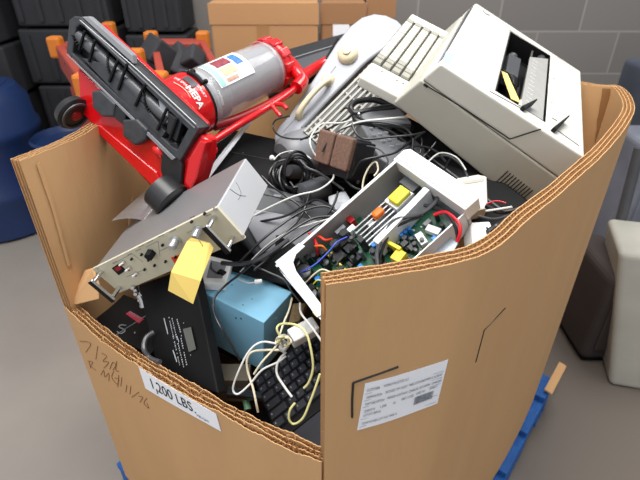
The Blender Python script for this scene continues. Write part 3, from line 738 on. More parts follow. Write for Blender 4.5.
psw([(434,215,zt-.006),(444,212,zt),(452,216,zt+.002),(459,224,zt),(460,233,zt-.004),(457,242,zt-.012)], .0028, REDW, 'red_wire')
psw([(424,205,zt-.004),(434,208,zt-.006),(446,213,zt),(455,226,zt-.002),(458,240,zt-.012)], .003, CABK, 'black_wire')
psw([(378,268,zt-.01),(377,252,zt-.004),(383,236,zt),(391,224,zt+.002),(398,219,zt+.002),(412,216,zt),(424,212,zt),(434,204,zt-.004),(438,197,zt-.01)], .0032, CABG, 'grey_sleeve')
psw([(382,270,zt-.02),(380,258,zt-.012),(386,240,zt-.006),(392,229,zt-.004),(406,222,zt-.004),(422,216,zt-.008)], .0026, CABK, 'black_wire')
MB(M).lathe(T(358.5,181.5,c-.03)*1.0, (0,-1,0), [(0,.003),(.001,.003)], 12).build('side_hole', SLOT, PS) if False else None
p = hit(M, 358, 182, 1, b-.0022); MB(M).lathe(p, (0,-1,0), [(0,.0035),(.0008,.0035)], 14).build('side_hole', SLOT, PS)
# small adapters right of the chassis
def slab(name, label, cat, m, px, D, th, bevel=.003, D2=None, group=None):
    """top outline traced at distances D (list), thickness th straight away from the outline's plane"""
    P = [at(u, v, d) for (u, v), d in zip(px, D)]
    n = (P[1]-P[0]).cross(P[2]-P[0]).normalized(); n = n if n.dot(CAM-P[0]) > 0 else -n
    P = [p-n*((p-P[0]).dot(n)) for p in P]
    return P, n
def slabthing(name, label, cat, m, px, pl, th, bevel=.003, part='housing'):
    """px outline on the plane through the three (u,v,D) points pl"""
    A = [at(*p) for p in pl]; n = (A[1]-A[0]).cross(A[2]-A[0]).normalized(); n = n if n.dot(CAM-A[0]) > 0 else -n
    P = [hitp(u, v, A[0], n) for u, v in px]; c0 = sum(P, V())/len(P)
    t = thing(name, label, cat, Matrix.Translation(c0-n*th)); MB().prism(P, -n*th).build(part, m, t, bevel, seg=3)
    return t, P, n, (lambda u, v, o=.0006: hitp(u, v, A[0]+n*o, n))
t, P, n, h = slabthing('power_brick', 'off-white adapter brick behind the white capped end of the open chassis', 'adapter', BEIGE, [(456,178),(478,174),(487,176),(488,208),(470,212)], [(456,178,.80),(487,176,.80),(480,208,.74)], .03)
MB().prism([h(459,182),h(484,178),h(484,181),h(460,185)], n*.0004).build('ridge', BEIGE2, t)
t, P, n, h = slabthing('wall_plug_adapter', 'small white plug adapter just inside the right rim', 'adapter', WHITE, [(470,222),(490,221),(493,228),(492,245),(474,248)], [(470,222,.66),(492,221,.67),(480,245,.62)], .03)
MB().lathe(h(487,228), n, [(0,.0018),(.0006,.0018)], 10).build('pin_hole', SLOT, t)
# ------------------------------------------------------------------ adapter with cable knot near the corner
M = pose(POSE['adapter']); a, b, c = POSE['adapter'][2]
AD = thing('charger_block', 'white charger block beside the blue case near the front corner', 'charger', M)
MB(M).box((0,0,.004),(a,b,c)).build('charger_shell', WHITE, AD, .003, seg=3)
MB(M).box((.001,.001,0),(a-.001,b-.001,.004)).build('charger_base', GREYD, AD, .001)
tag(MB().hexa([at(288,330,.69),at(300,326,.69),at(308,306,.70),at(292,305,.72), at(288,325,.66),at(300,321,.66),at(306,303,.68),at(293,303,.70)]).build('foam_piece', mat('brown_foam', S(128,106,74), .9, 0, .3, 200, .6), bevel=.003), 'brown foam scrap between the blue case and the white charger block', 'foam')
# ------------------------------------------------------------------ black keyboard
M = pose(POSE['blackkb']); a, b, c = POSE['blackkb'][2]
BK = thing('keyboard', 'black computer keyboard lying deep in the front corner of the box', 'keyboard', M)
a2 = a+.14
MB(M).box((0,-.012,0),(a2,b+.01,c-.004)).build('case', BLKM, BK, .003)
MB(M).box((.02,-.075,.001),(a2,-.0125,c-.0045)).build('palm_rest', mat('black_satin', S(40,40,46), .45, 0, .05), BK, .002)
KEYB = mat('black_keycap', S(40, 41, 46), .42, 0, .08)
pitch = .0182
for r in range(6):
    y = .006+r*.0195; x = .006; k = 0
    widths = {0:[1.3,1.3,1.3,5.5,1.3,1.3], 1:[2.2]+[1]*11, 2:[1.8]+[1]*11, 3:[1.5]+[1]*11, 4:[1]*13, 5:[1]*13}[r]
    for wk in widths:
        w = pitch*wk
        if x+w > a2-.004: break
        mb = MB(M); keycap(mb, x, y, c-.004, w*.93, .0172, .007); o = mb.build('key', KEYB, BK)
        mb = MB(M); mb.box((x+.0045,y+.009,c+.003),(x+.0065,y+.012,c+.0032)); mb.build('key_legend', GREYM, o)
        x += w
# ------------------------------------------------------------------ grey appliance with handle and knob
A0p, B0p, C0p = at(280,130,1.10), at(365,20,1.24), at(384,48,1.18)
gn = (B0p-A0p).cross(C0p-A0p).normalized(); gn = gn if gn.dot(CAM-A0p) > 0 else -gn
H = lambda u, v, o=0: hitp(u, v, A0p+gn*o, gn)
GA = thing('grey_appliance', 'light grey rounded appliance shell with a cream handle and round knob', 'appliance', Matrix.Translation(H(330,90)-gn*.1))
out = [(276,150),(274,136),(279,126),(290,114),(318,72),(337,42),(350,26),(362,17),(374,13.5),(386,15),(397,20),(404,27),(398,44),(384,50),(366,64),(350,80),(330,100),(303,130),(292,146)]
MB().prism([H(u,v) for u, v in out], -gn*.035).build('shell', GREYL, GA, .004, seg=3)
rim = [(302,128,.002),(330,98,.002),(350,78,.002),(366,62,.002),(384,49,.002),(399,42,.002)]
MB().tube([H(u,v,o) for u,v,o in rim], .004, 8).build('edge_trim', GREYM, GA, smooth=True)
# knob
kc = H(348,55,0)
kb = MB().lathe(kc, gn, [(0,.024),(.008,.024),(.014,.021),(.018,.014)], 28).build('knob', CREAMP, GA, smooth=True)
MB().lathe(kc+gn*.017, gn, [(0,.010),(.006,.010),(.007,.006)], 20).build('knob_boss', CREAMP, kb, smooth=True)
MB().lathe(kc+gn*.0235, gn, [(0,.0035),(.0008,.0035)], 14).build('knob_screw', mat('brass', S(190,160,90), .3, .8), kb)
# handle
hd = MB().tube([H(299,117,-.002), H(299,113,.014), H(305,103,.024), H(316,90,.026), H(325,82,.020), H(329,80,.006), H(329,80,-.004)], lambda t: .0065+.003*abs(2*t-1)**2, 10).build('handle', CREAMP, GA, smooth=True)
MB().lathe(H(328,80), gn, [(0,.016),(.006,.014),(.009,.010)], 16).build('handle_mount', CREAMP, hd, smooth=True); MB().lathe(H(299,116), gn, [(0,.011),(.004,.010)], 16).build('handle_mount', CREAMP, hd, smooth=True)
groove([H(283,132,.0006),H(303,110,.0006),H(336,66,.0006)], .0006, 'shell_line', GREYM, GA, Matrix.Identity(4), gn)
# round dark foot of the appliance
fo = thing('round_grey_housing', 'dark grey rounded plastic housing below the light grey appliance', 'housing', Matrix.Translation(at(300,150,1.0)))
mb = MB(); mb.lathe(at(283,160,1.02), (at(340,140,1.12)-at(283,160,1.02)), [(0,.038),(.008,.048),(.03,.054),(.14,.054),(.15,.04)], 32); mb.build('dome', GREYM, fo, smooth=True)
mb = MB(); mb.lathe(at(290,163,.99), (at(340,140,1.12)-at(283,160,1.02)), [(0,.0405),(.006,.0405)], 32, False, False); mb.build('trim_ring', GREYL, fo, smooth=True) if False else mb.b.free()
# ribbed grille
s1, s2, s3 = at(300,134,1.04), at(372,62,1.13), at(372,112,1.05)
rn = (s2-s1).cross(s3-s1).normalized(); rn = rn if rn.dot(CAM-s1) > 0 else -rn
RG = thing('ribbed_rack', 'pale grey ribbed plastic grille between the appliance and the beige keyboard', 'grille', Matrix.Translation(s1))
H = lambda u, v, o=0: hitp(u, v, s1+rn*o, rn)
u0 = (H(372,62)-H(305,129)).normalized(); w0 = rn.cross(u0); w0 = w0 if w0.dot(V((1,0,0))) > 0 else -w0
o0 = H(303,131); Lr = (H(374,62)-o0).length+.03
yv = rn.cross(u0); MR = axes(o0, u0, yv, rn); ys = 1 if yv.dot(w0) > 0 else -1
sg = 1 if u0.cross(w0).dot(rn) > 0 else -1
for k in range(12):
    y = .002+k*.0115
    MB(MR).box((0,min(ys*y,ys*(y+.0055)),0),(Lr,max(ys*y,ys*(y+.0055)),.005)).build('long_rib', GREYK, RG, .0008)
for x in [0.0,.014,.028,.042,Lr*.5,Lr-.09,Lr-.076,Lr-.062,Lr-.048,Lr-.034,Lr-.02]:
    MB(MR).box((x,min(0,ys*.14),-.003),(x+.004,max(0,ys*.14),.003)).build('cross_rib', GREYK, RG, .0006)
MB(MR).box((0,min(0,ys*.14),-.014),(Lr,max(0,ys*.14),-.010)).build('back_sheet', GREYD, RG)
# ------------------------------------------------------------------ vacuum cleaner
M = pose(POSE['head']); a, b, _ = POSE['head'][2]
VC = thing('vacuum_cleaner', 'red upright vacuum cleaner lying across the heap, brush side showing', 'vacuum cleaner', M)
T = lambda u, v, z=0: hit(M, u, v, 2, z)
q = [T(66,52), T(69,20), T(74,16), T(80,17), T(199,128), T(180,161), T(174,157)]
inn_px = [T(72,53,0), T(76,28,0), T(80,24,0), T(84,27,0), T(188,129,0), T(177,150,0), T(172,147,0)]
MB(M).ringprism(q, [p for p in inn_px], (0,0,-.020)).build('head_frame', DUST, VC, .002)
MB(M).prism([V((p.x,p.y,-.034)) for p in q], (0,0,.013)).build('head_back', BLK, VC, .003)
MB(M).prism([V((p.x+dx,p.y+dy,-.048)) for p, (dx, dy) in zip(q, ((.01,.004),(.006,-.004),(.012,0),(.018,0),(-.008,-.002),(-.012,.004),(-.012,.004)))], (0,0,.016)).build('head_cover', RED, VC, .006, seg=3)
MB(M).prism([T(80,17,.0)+V((0,0.001,-.002)),T(86,18,0)+V((0,.004,-.004)),T(130,56,0)+V((0,.003,-.004)),T(132,64,0)+V((0,.0,-.002))], (0,0,-.012)).build('bumper', GREYM, VC, .002)
ba, bb_ = T(80,36,-.012), T(170,120,-.012)
br = MB(M).cyl(ba, bb_, .0125, n=18).build('brush_roll', GREYD, VC, smooth=True)
mb = MB(M); ax = (bb_-ba).normalized(); e = V((0,0,1)); f = ax.cross(e)
for k in range(70):
    t = k/69; ang = t*math.pi*5; d = e*math.cos(ang)+f*math.sin(ang); p = ba.lerp(bb_, t)+d*.012
    s = ax*.0022; mb.prism([p-s, p+s, p+s+d*.005, p-s+d*.005], ax.cross(d)*.002)
mb.build('bristles', BLKM, br)
for (u0,v0,u1,v1) in ((86,31,80,50),(96,40,90,62),(119,60,110,82),(128,64,119,90),(146,84,136,106),(168,108,158,130),(178,118,170,140)):
    p, q_ = T(u0,v0,.0005), T(u1,v1,.0005); d = (q_-p).normalized(); s = V((-d.y,d.x,0))*.0022
    MB(M).prism([p-s,q_-s,q_+s,p+s], (0,0,.004)).build('belt_guard', BLKM, VC, .0006)
MB(M).prism([T(67,54,.001),T(70,56,.001),T(176,158,.001),T(173,160,.001)], (0,0,.003)).build('squeegee_lip', GREYM, VC, .0005)
MB(M).prism([T(82,58),T(112,66),T(165,132),T(160,140)], (0,0,-.0215)).build('sole_plate', DUST, VC, .001)
groove([T(86,26,.0006),T(195,128,.0006)], .003, 'frame_ridge', GREYM, VC, M); groove([T(80,20,.0006),T(138,70,.0006),T(196,124,.0006)], .0012, 'frame_ridge', WHITE, VC, M)
MB(M).prism([T(136,92,-.012),T(152,104,-.012),T(158,122,-.012),T(146,112,-.012)], (0,0,-.004)).build('red_insert', DRED, VC)
MB(M).prism([T(158,98,-.004),T(166,106,-.004),T(170,122,-.004),T(163,124,-.004)], (0,0,-.01)).build('edge_brush', GREYL, VC, .001)
MB(M).prism([T(168,112,-.001),T(182,122,-.001),T(176,142,-.001),T(166,132,-.001)], (0,0,-.014)).build('belt_cover', BLK, VC, .002)
# red rear chassis
zr = -.012
MB(M).prism([T(u,v,zr) for u, v in ((77,68),(82,72),(150,136),(176,160),(182,158),(200,134),(208,140),(206,160),(196,192),(188,192),(176,178),(160,184),(150,176),(120,150),(92,124),(80,112))], (0,0,-.030)).build('rear_chassis', RED, VC, .004, seg=3)
MB(M).prism([T(u,v,zr+.004) for u, v in ((92,128),(98,124),(156,172),(164,188),(156,190))], (0,0,-.012)).build('chassis_bar', RED, VC, .003, seg=3)
MB(M).prism([T(u,v,zr+.010) for u, v in ((162,142),(176,142),(182,166),(180,186),(166,190),(160,170))], (0,0,-.018)).build('neck_cover', BLK, VC, .003)
MB(M).prism([T(u,v,zr+.014) for u, v in ((188,160),(200,140),(206,142),(196,178),(190,190),(184,182))], (0,0,-.02)).build('axle_arm', RED, VC, .003)
for px in (((91,91),(100,90),(115,104),(113,117),(102,117),(92,108)), ((122,120),(136,119),(147,130),(145,140),(134,146),(122,136))):
    o = MB(M).prism([T(u,v,.006) for u, v in px], (0,0,-.02)).build('hinge_block', DUST, VC, .004, seg=3)
MB(M).prism([T(112,104,.003),T(126,112,.003),T(124,126,.003),T(112,116,.003)], (0,0,-.012)).build('hinge_link', BLK, VC, .002)
MB(M).ball(T(158,151,-.004), .012, 14, (1.2,.8,.6)).build('height_lever', RED, VC, smooth=True)
xa = V((1,0,0))
wc = T(73,113,.004); w1 = MB(M).lathe(wc-xa*.012, xa, [(0,.021),(.002,.033),(.016,.036),(.020,.031),(.021,.018)], 34).build('wheel', BLK, VC, smooth=True)
MB(M).lathe(wc+xa*.0085, xa, [(0,.011),(.004,.010),(.006,.004)], 20).build('wheel_hub', DRED, w1, smooth=True)
MB(M).lathe(wc+xa*.0085, xa, [(.0005,.030),(.003,.030),(.0035,.026),(.0005,.026)], 30, False, False).build('wheel_ring', GREYD, w1, smooth=True)
wc = T(167,196,.006); w2 = MB(M).lathe(wc-xa*.022, xa, [(0,.026),(.002,.036),(.040,.038),(.043,.034),(.045,.020)], 34).build('wheel', BLK, VC, smooth=True)
MB(M).lathe(wc+xa*.022, xa, [(0,.012),(.004,.011),(.006,.005)], 20).build('wheel_hub', GREYD, w2, smooth=True)
MB(M).cyl(T(86,112,-.03), T(158,188,-.03), .007, n=12).build('axle', DRED, VC, smooth=True)
# canister
C1, C2 = at(194,103,1.0), at(268,67,1.19); ax = (C2-C1).normalized(); L = (C2-C1).length
e1 = CAM-(C1+C2)/2; e1 = (e1-ax*e1.dot(ax)).normalized(); e2 = ax.cross(e1)
if e2.z < 0: e2 = -e2
R0 = .0615
def cm(th, s, r=R0): return C1+ax*s+(e1*math.cos(th)+e2*math.sin(th))*r
GL = mat('clear_plastic', (.78,.79,.82,1), .06, 0, .01, 5, spec=.6, alpha=.22)
# the dust bin: a transparent hollow shell with real wall thickness
MB().lathe(C1, ax, [(0,R0),(.01,R0+.001),(L*.5,R0),(L,R0-.004),(L,R0-.006),(L*.5,R0-.002),(0,R0-.002)], 48, False, False).build('dust_bin', GL, VC, smooth=True)
can = [o for o in VC.children if o.name.startswith('dust_bin')][-1]
MB().lathe(C1, ax, [(.004,.047),(L*.55,.044),(L*.6,.05),(L-.008,.05)], 36).build('cyclone', mat('bin_grey', S(88,88,96), .25, .3, .12, 6), can, smooth=True)
MB().lathe(C1, ax, [(.008,.0480),(.012,.054),(.060,.054),(.066,.048)], 36, False, False).build('filter_cuff', GREYD, can, smooth=True)
for s in (.012, L-.02): MB().lathe(C1, ax, [(s,R0+.0012),(s+.004,R0+.0016),(s+.008,R0+.0008 if s < .1 else R0-.001)], 48, False, False).build('bin_rib', GL, can, smooth=True)
base = MB().lathe(C1, ax, [(-.13,.050),(-.10,.060),(-.05,.064),(-.012,.0655),(-.001,.0645)], 48).build('motor_base', RED, VC, smooth=True)
MB().lathe(C1, ax, [(-.003,.0652),(.003,.0652),(.003,.062)], 48, False, False).build('seal_ring', BLKM, VC, smooth=True)
def cpatch(t0, t1, s0, s1, r, th, n=10):
    return MB().sheet([[cm(t0+(t1-t0)*i/n, s0+(s1-s0)*j/3, r) for j in range(4)] for i in range(n+1)], th, e1)
D2 = math.radians
lb = cpatch(D2(2), D2(70), .034, .136, R0+.0008, .0004).build('product_label', PAPER, can)
cpatch(D2(4), D2(68), .036, .050, R0+.0016, .0003).build('label_band', mat('label_green', S(150,196,186), .5), lb)
cpatch(D2(40), D2(64), .058, .100, R0+.0016, .0003).build('label_picture', mat('label_photo', S(128,56,64), .5, 0, .6, 120), lb)
cpatch(D2(18), D2(37), .058, .098, R0+.0016, .0003).build('label_picture', mat('label_photo_tan', S(214,176,140), .5, 0, .3, 120), lb)
cpatch(D2(30), D2(62), .106, .126, R0+.0016, .0003).build('label_heading', mat('label_blue', S(60,110,180), .5, 0, .6, 200), lb)
cpatch(D2(6), D2(14), .056, .090, R0+.0016, .0003).build('label_picture', mat('label_skin', S(190,150,130), .5, 0, .4, 120), lb)
def ctext(s, t0, s0, size, m, name, r, par, bold=0):
    me = text_mesh(s, size, bold); mb = MB(); mapmesh(mb, me, lambda c_: cm(t0-c_.x/r, s0+c_.y, r+.0006+c_.z)); return mb.build(name, m, par)
ctext('HEPA', D2(30), -.040, .020, WHITE, 'red_base_lettering', .0650, base, .0006)
ctext('THE SMART', D2(62), -.038, .009, WHITE, 'red_base_lettering', .0650, base)
ctext('SMART', D2(24), -.018, .009, WHITE, 'red_base_lettering', .0660, base)
ctext('cyclonic', D2(2), .020, .010, WHITE, 'bin_lettering', R0+.0014, can)
mb = MB()
for t0 in (52, -30):
    pass
mb.tube([cm(D2(50),-.048,.0652),cm(D2(20),-.045,.066),cm(D2(-30),-.045,.066)], .0008, 5); mb.build('gold_pinstripe', CREAMP, base)
lt = MB().tube([cm(D2(56),-.004,R0+.006),cm(D2(40),-.003,R0+.008),cm(D2(22),-.003,R0+.006)], .005, 8).build('latch', BLKM, VC, smooth=True)
MB().ball(cm(D2(54),.006,R0+.005), .006, 10).build('latch_button', BLKM, lt); MB().ball(cm(D2(24),.008,R0+.004), .005, 10).build('latch_button', BLKM, lt)
cpatch(D2(24), D2(50), -.028, -.012, .066, .001).build('recess_plate', GREYD, base)
# red cap and fins
cap = MB().lathe(C1, ax, [(L-.004,R0-.002),(L+.004,R0+.001),(L+.022,R0-.002),(L+.034,.050),(L+.04,.03)], 40).build('bin_lid', RED, VC, smooth=True)
for th in (75, 42, 12, -20, -50):
    MB().prism([cm(D2(th-13), L-.004, R0-.006), cm(D2(th+13), L-.004, R0-.006), cm(D2(th+9), L-.004, R0+.004), cm(D2(th-9), L-.004, R0+.004)], ax*.030).build('lid_fin', RED, cap, .003, seg=3)
MB().tube([at(281,58,1.22),at(290,63,1.20),at(297,72,1.17),at(302,80,1.15),at(296,88,1.12)], .016, 12).build('upper_housing', RED, VC, smooth=True)
MB().tube([at(299,80,1.15),at(309,72,1.2),at(322,64,1.26),at(338,56,1.30)], .013, 12).build('handle_tube', RED, VC, smooth=True)
MB().tube([at(199,160,.87),at(204,148,.89),at(218,138,.93),at(240,124,.985),at(262,111,1.03),at(284,97,1.09),at(298,86,1.13)], .0075, 10).build('spine_bar', RED, VC, smooth=True)
MB().tube([at(214,126,.99),at(240,118,1.04),at(270,104,1.10),at(290,92,1.15)], .011, 10).build('spine_bar', DRED, VC, smooth=True)
mb = MB(); mb.tube([at(271,104,1.05),at(274,108,1.04),at(277,112,1.03),at(281,116,1.02)], .005, 8); mb.tube([at(276,104,1.05),at(283,105,1.04),at(287,109,1.03)], .005, 8); mb.build('cord_hook', RED, VC, smooth=True)
MB().tube([at(199,142,.88),at(206,146,.88),at(214,150,.87),at(208,152,.86)], .008, 8).build('pivot', RED, VC, smooth=True)
# ------------------------------------------------------------------ assorted scrap
# black monitor behind the vacuum
t, P, n, h = slabthing('flat_screen_frame', 'long black frame standing at the back between red vacuum and grey appliance', 'frame', BLK, [(262,70),(284,50),(344,33),(349,36),(345,60),(290,84),(266,92)], [(266,92,1.30),(284,50,1.42),(345,36,1.42)], .03)
groove([h(286,60),h(345,42)], .003, 'silver_strip', GREYM, t, Matrix.Identity(4), n)
MB().prism([h(290,62,.001),h(344,45,.001),h(340,60,.001),h(292,76,.001)], n*.001).build('lower_panel', GREYD, t)
mb = MB().tube([at(326,59,1.24),at(338,38,1.27)], .003, 6, 1)
tag(mb.build('black_rod', BLKM), 'thin black rod sticking up beside the light grey appliance', 'rod')
# black slab beneath the vacuum
t, P, n, h = slabthing('black_equipment_case', 'flat glossy black case lying under the red vacuum tank', 'case', BLKM, [(190,165),(222,127),(277,139),(284,152),(272,192),(230,186)], [(222,127,1.12),(277,139,1.10),(230,180,.92)], .05)
groove([h(215,149),h(272,160)], .0012, 'lid_seam', GREYD, t, Matrix.Identity(4), n)
MB().ball(h(243,153,.001), .0015, 8).build('screw_head', CHROME, t)
tag(MB().hexa([at(202,178,.90),at(208,172,.92),at(252,118,1.10),at(244,124,1.10), at(204,184,.885),at(210,177,.905),at(252,122,1.095),at(246,128,1.09)]).build('sheet_metal_strip', WMET), 'thin white sheet strip slanting under the red vacuum spine', 'strip')
# bent sheet under the wheel
t = thing('bent_metal_bracket', 'shiny bent metal bracket sticking out under the vacuum wheel', 'bracket', Matrix.Translation(at(140,215,.86)))
mb = MB(); A1,B1,C3,D3 = at(112,221,.80),at(147,190,.93),at(162,196,.90),at(146,221,.80)
mb.sheet([[A1.lerp(D3,k/5)+V((0,0,.006*math.sin(k/5*math.pi))) for k in range(6)],[B1.lerp(C3,k/5)+V((0,0,.008*math.sin(k/5*math.pi))) for k in range(6)]], .0012); mb.build('bracket_plate', ALU, t)
MB().hexa([at(144,221,.80),at(150,226,.79),at(158,216,.82),at(152,211,.83), at(144,219,.795),at(150,224,.785),at(158,214,.815),at(152,209,.825)]).build('bracket_tab', ALU, t)
# grey consoles in the middle
t, P, n, h = slabthing('grey_office_machine', 'dark grey glossy office machine in the middle of the heap under black cables', 'machine', GREYD, [(258,183),(270,187),(335,204),(342,222),(310,262),(262,262),(236,232),(246,205)], [(269,187,.86),(330,203,.86),(262,250,.76)], .10, .006)
groove([h(262,194),h(320,206)], .0012, 'lid_seam', SLOT, t, Matrix.Identity(4), n)
MB().prism([h(274,194),h(281,195.5),h(280,198),h(273.5,196.5)], n*.0005).build('small_badge', GREYL, t)
MB().prism([h(256,210),h(322,222),h(300,256),h(262,252),h(248,228)], n*.004).build('lid_plate', mat('glossy_grey_lid', S(150,151,157), .3, 0, .08, 10), t, .002)
# round black adapter and clear bag
tag(MB().lathe(at(300,196,.86), at(330,186,.93)-at(300,196,.86), [(0,.018),(.003,.024),(.07,.026),(.074,.02)], 30).build('round_adapter', GREYD, smooth=True), 'round dark grey cylinder beside the brown woven coil', 'cylinder')
M = pose(POSE['brown']); a, b, c = POSE['brown'][2]
WC = thing('transformer_coil', 'transformer with two brown woven windings tied by white cable', 'transformer', M)
MB(M).box((-.004,-.002,-.004),(a*.46,b*.16,c)).build('winding', WOVEN, WC, .004, seg=3); MB(M).box((a*.5,-.002,-.004),(a+.002,b*.16,c)).build('winding', WOVEN, WC, .004, seg=3)
MB(M).box((0,b*.16,-.02),(a,b,c-.004)).build('core_block', BLK, WC, .004)
MB(M).prism([(a*.2,b*.5,c-.004),(a*.8,b*.4,c-.004),(a*.9,b*.9,c-.004),(a*.4,b*.95,c-.004)], (0,0,.003)).build('core_clamp', GREYD, WC, .001)
# grey devices between brown coil and printer
t, P, n, h = slabthing('desk_telephone', 'grey plastic device with buttons under the looped black handset', 'telephone', GREYM, [(358,119),(372,112),(425,142),(428,172),(408,176),(380,158)], [(358,119,.98),(425,142,.95),(400,172,.86)], .04, .004)
mb = MB()
for i in range(5):
    for j in range(3):
        p = h(368+i*9+j*3, 122+i*5.5+j*7, .001); mb.box(p-V((.004,.003,.002)), p+V((.004,.003,.003)))
mb.build('button_field', GREYL, t, .0006); MB().prism([h(392,128,.001),h(414,140,.001),h(410,146,.001),h(388,134,.001)], n*.002).build('display', BLKM, t)
MB().prism([h(400,150,.001),h(420,158,.001),h(418,168,.001),h(402,164,.001)], n*.006).build('cover_plate', GREYL, t, .001)
t = thing('telephone_handset', 'black looped handset frame under the beige keyboard corner', 'handset', Matrix.Translation(at(370,108,1.0)))
MB().tube([at(393,106,1.0),at(375,100,1.02),at(358,101,1.02),at(351,107,1.0),at(355,113,.99),at(372,110,.99),at(396,106,.98)], .0065, 9).build('upper_loop', BLK, t, smooth=True)
MB().tube([at(354,112,1.0),at(357,121,.975),at(375,124,.965),at(400,126,.95),at(412,128,.93)], .006, 9).build('lower_arm', BLK, t, smooth=True)
pl = [at(360,112,.99),at(400,108,.97),at(412,122,.94),at(362,121,.97)]; MB().prism(pl, (0,.0,-.012)).build('grey_plate', GREYM, t, .003)
MB().ball(at(359,114,.975), .0035, 10).build('small_stud', CHROME, t)
t, P, n, h = slabthing('gap_filler_slab', 'dark filler slab added for the shade below the big beige printer', 'case', BLKM, [(392,108),(440,134),(528,200),(518,238),(480,246),(430,200),(390,170)], [(392,112,1.01),(524,205,.80),(450,235,.79)], .07)  # dark slab added to stand in for the shade under the printer
groove([h(412,144),h(450,172),h(500,208)], .003, 'filler_trim', GREYD, t, Matrix.Identity(4), n)
t, P, n, h = slabthing('black_base_unit', 'plain black unit under the cables left of the open chassis', 'unit', BLKM, [(214,240),(262,226),(305,250),(300,288),(250,276),(200,262)], [(214,240,.80),(262,228,.80),(300,285,.70)], .12)
# dark filler boxes added under the heap to block light in the gaps
for i, (x, y, z, sx, sy, sz, rz, lab_) in enumerate(((-.10,.60,.43,.16,.10,.2,.3,'dark filler box added at the bottom of the gap behind the black keyboard'),
   (-.16,.86,.44,.24,.16,.24,-.5,'dark filler box added deep under the cream panelled instrument'),
   (.36,.92,.48,.16,.18,.26,.2,'dark filler box added deep under the right half of the printer'),
   (.02,.88,.66,.40,.22,.26,.35,'wide dark filler box added to darken the gap below the transformer coil'),
   (-.1,1.24,.62,.45,.14,.40,.1,'dark filler box added deep at the back under the appliance'))):
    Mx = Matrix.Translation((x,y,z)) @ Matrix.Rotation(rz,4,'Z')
    tt = thing('dark_filler_box', lab_, 'computer', Mx); MB(Mx).box((-sx/2*1.1,-sy/2*1.1,-sz/2),(sx/2*1.1,sy/2*1.1,sz/2)).build('filler_body', BLKM, tt, .003)
    MB(Mx).box((-sx/2*.9,-sy/2*1.1-.003,-sz/2*.9),(sx/2*.9,-sy/2*1.1,sz/2*.9)).build('filler_face', BLK, tt, .001)
tag(MB().lathe(at(244,392,.56), at(248,410,.535)-at(244,392,.56), [(0,.006),(.03,.006)], 14).build('green_tube', mat('sage_green', S(96,140,110), .5), smooth=True), 'short green tube left of the black keyboard', 'tube')
tag(MB().hexa([at(226,398,.55),at(262,402,.53),at(262,396,.56),at(228,390,.58), at(226,394,.545),at(262,398,.525),at(262,392,.555),at(228,386,.575)]).build('black_bar', BLK, bevel=.002), 'dark bar lying behind the cut-down rim next to the black keyboard', 'bar')
# ------------------------------------------------------------------ cables
def cable(label, m, r, pl, group=None, name='cable', ends=()):
    P = [at(*p) for p in pl]
    o = tag(MB().tube(P, r, 8, 7).build(name, m, smooth=True), label, 'cable', group)
    for (p, q, rr, mm, nm) in ends:
        a_, b_ = at(*p), at(*q); MB().cyl(a_, b_, rr, rr*.8, n=10).build(nm, mm, o, bevel=.0008)
    return o
cable('white cable running from grey machine across to the transformer coil', CABW, .0018, [(246,220,.80),(270,207,.815),(295,196,.82),(318,190,.83),(332,180,.845),(334,172,.86)], ends=[((334,172,.86),(327,163,.88),.004,WHITE,'plug')])
cable('white cable looped over the left brown winding', CABW, .0016, [(327,163,.875),(316,156,.88),(310,143,.89),(313,133,.92),(322,124,.95),(340,123,.95),(352,120,.95)])
cable('thick white cable tied around the two brown windings', CABW, .0022, [(333,166,.85),(334,152,.865),(338,138,.885),(345,128,.91),(360,122,.93),(385,119,.92),(408,117,.93)])
cable('black cable curving over the brown windings', CABK, .0018, [(322,152,.865),(330,138,.88),(345,128,.90),(370,122,.92),(400,126,.90),(412,136,.88),(412,150,.86)])
cable('black cable bent in a sharp corner above the telephone base', CABK, .0022, [(352,124,.91),(357,134,.89),(366,139,.875),(390,137,.875),(412,135,.875),(425,132,.88)])
cable('black cable sagging from printer edge towards the transformer core', CABK, .0026, [(424,132,.89),(410,142,.875),(396,152,.85),(378,157,.85),(360,162,.85),(352,176,.84)])
cable('grey cable arcing between chassis end cap and printer', CABG, .0020, [(424,166,.83),(432,158,.86),(448,156,.86),(462,166,.83),(468,178,.80)])
cable('pale cable arcing to the off-white adapter brick', CABW, .0015, [(427,163,.82),(440,153,.85),(456,157,.84),(466,170,.81)])
cable('grey white cable bent in an upright loop beside the chassis wall', CABC, .0018, [(362,192,.82),(364,178,.84),(370,166,.85),(376,162,.85),(378,170,.84),(374,176,.83)])
for i, (lab_, pl) in enumerate((
   ('black cable outermost of the bundle over the grey machine', [(240,262,.70),(262,240,.75),(285,222,.785),(305,210,.80),(325,206,.80),(338,212,.79)]),
   ('black cable second in the bundle over the grey machine', [(245,268,.69),(270,246,.74),(292,230,.77),(314,218,.785),(336,216,.78)]),
   ('black cable third in the bundle over the grey machine', [(254,270,.68),(280,250,.73),(305,232,.76),(322,222,.775),(338,218,.775)]),
   ('black cable passing over the upper lid of the grey machine', [(234,228,.80),(258,222,.80),(285,216,.80),(306,204,.82),(318,200,.83),(334,208,.81)]),
   ('black cable rising steeply from grey machine past the cylinder', [(262,252,.745),(286,232,.775),(300,218,.80),(306,205,.82),(310,192,.85)]),
   ('short black cable crossing between chassis and cylinder', [(292,240,.755),(312,228,.775),(326,216,.785),(334,204,.80),(338,192,.82)]))):
    cable(lab_, CABK, .0024, pl)
cable('white inner lead running with the black cable bundle', CABW, .0011, [(240,272,.685),(266,246,.735),(288,232,.77),(310,224,.775),(332,218,.775)])
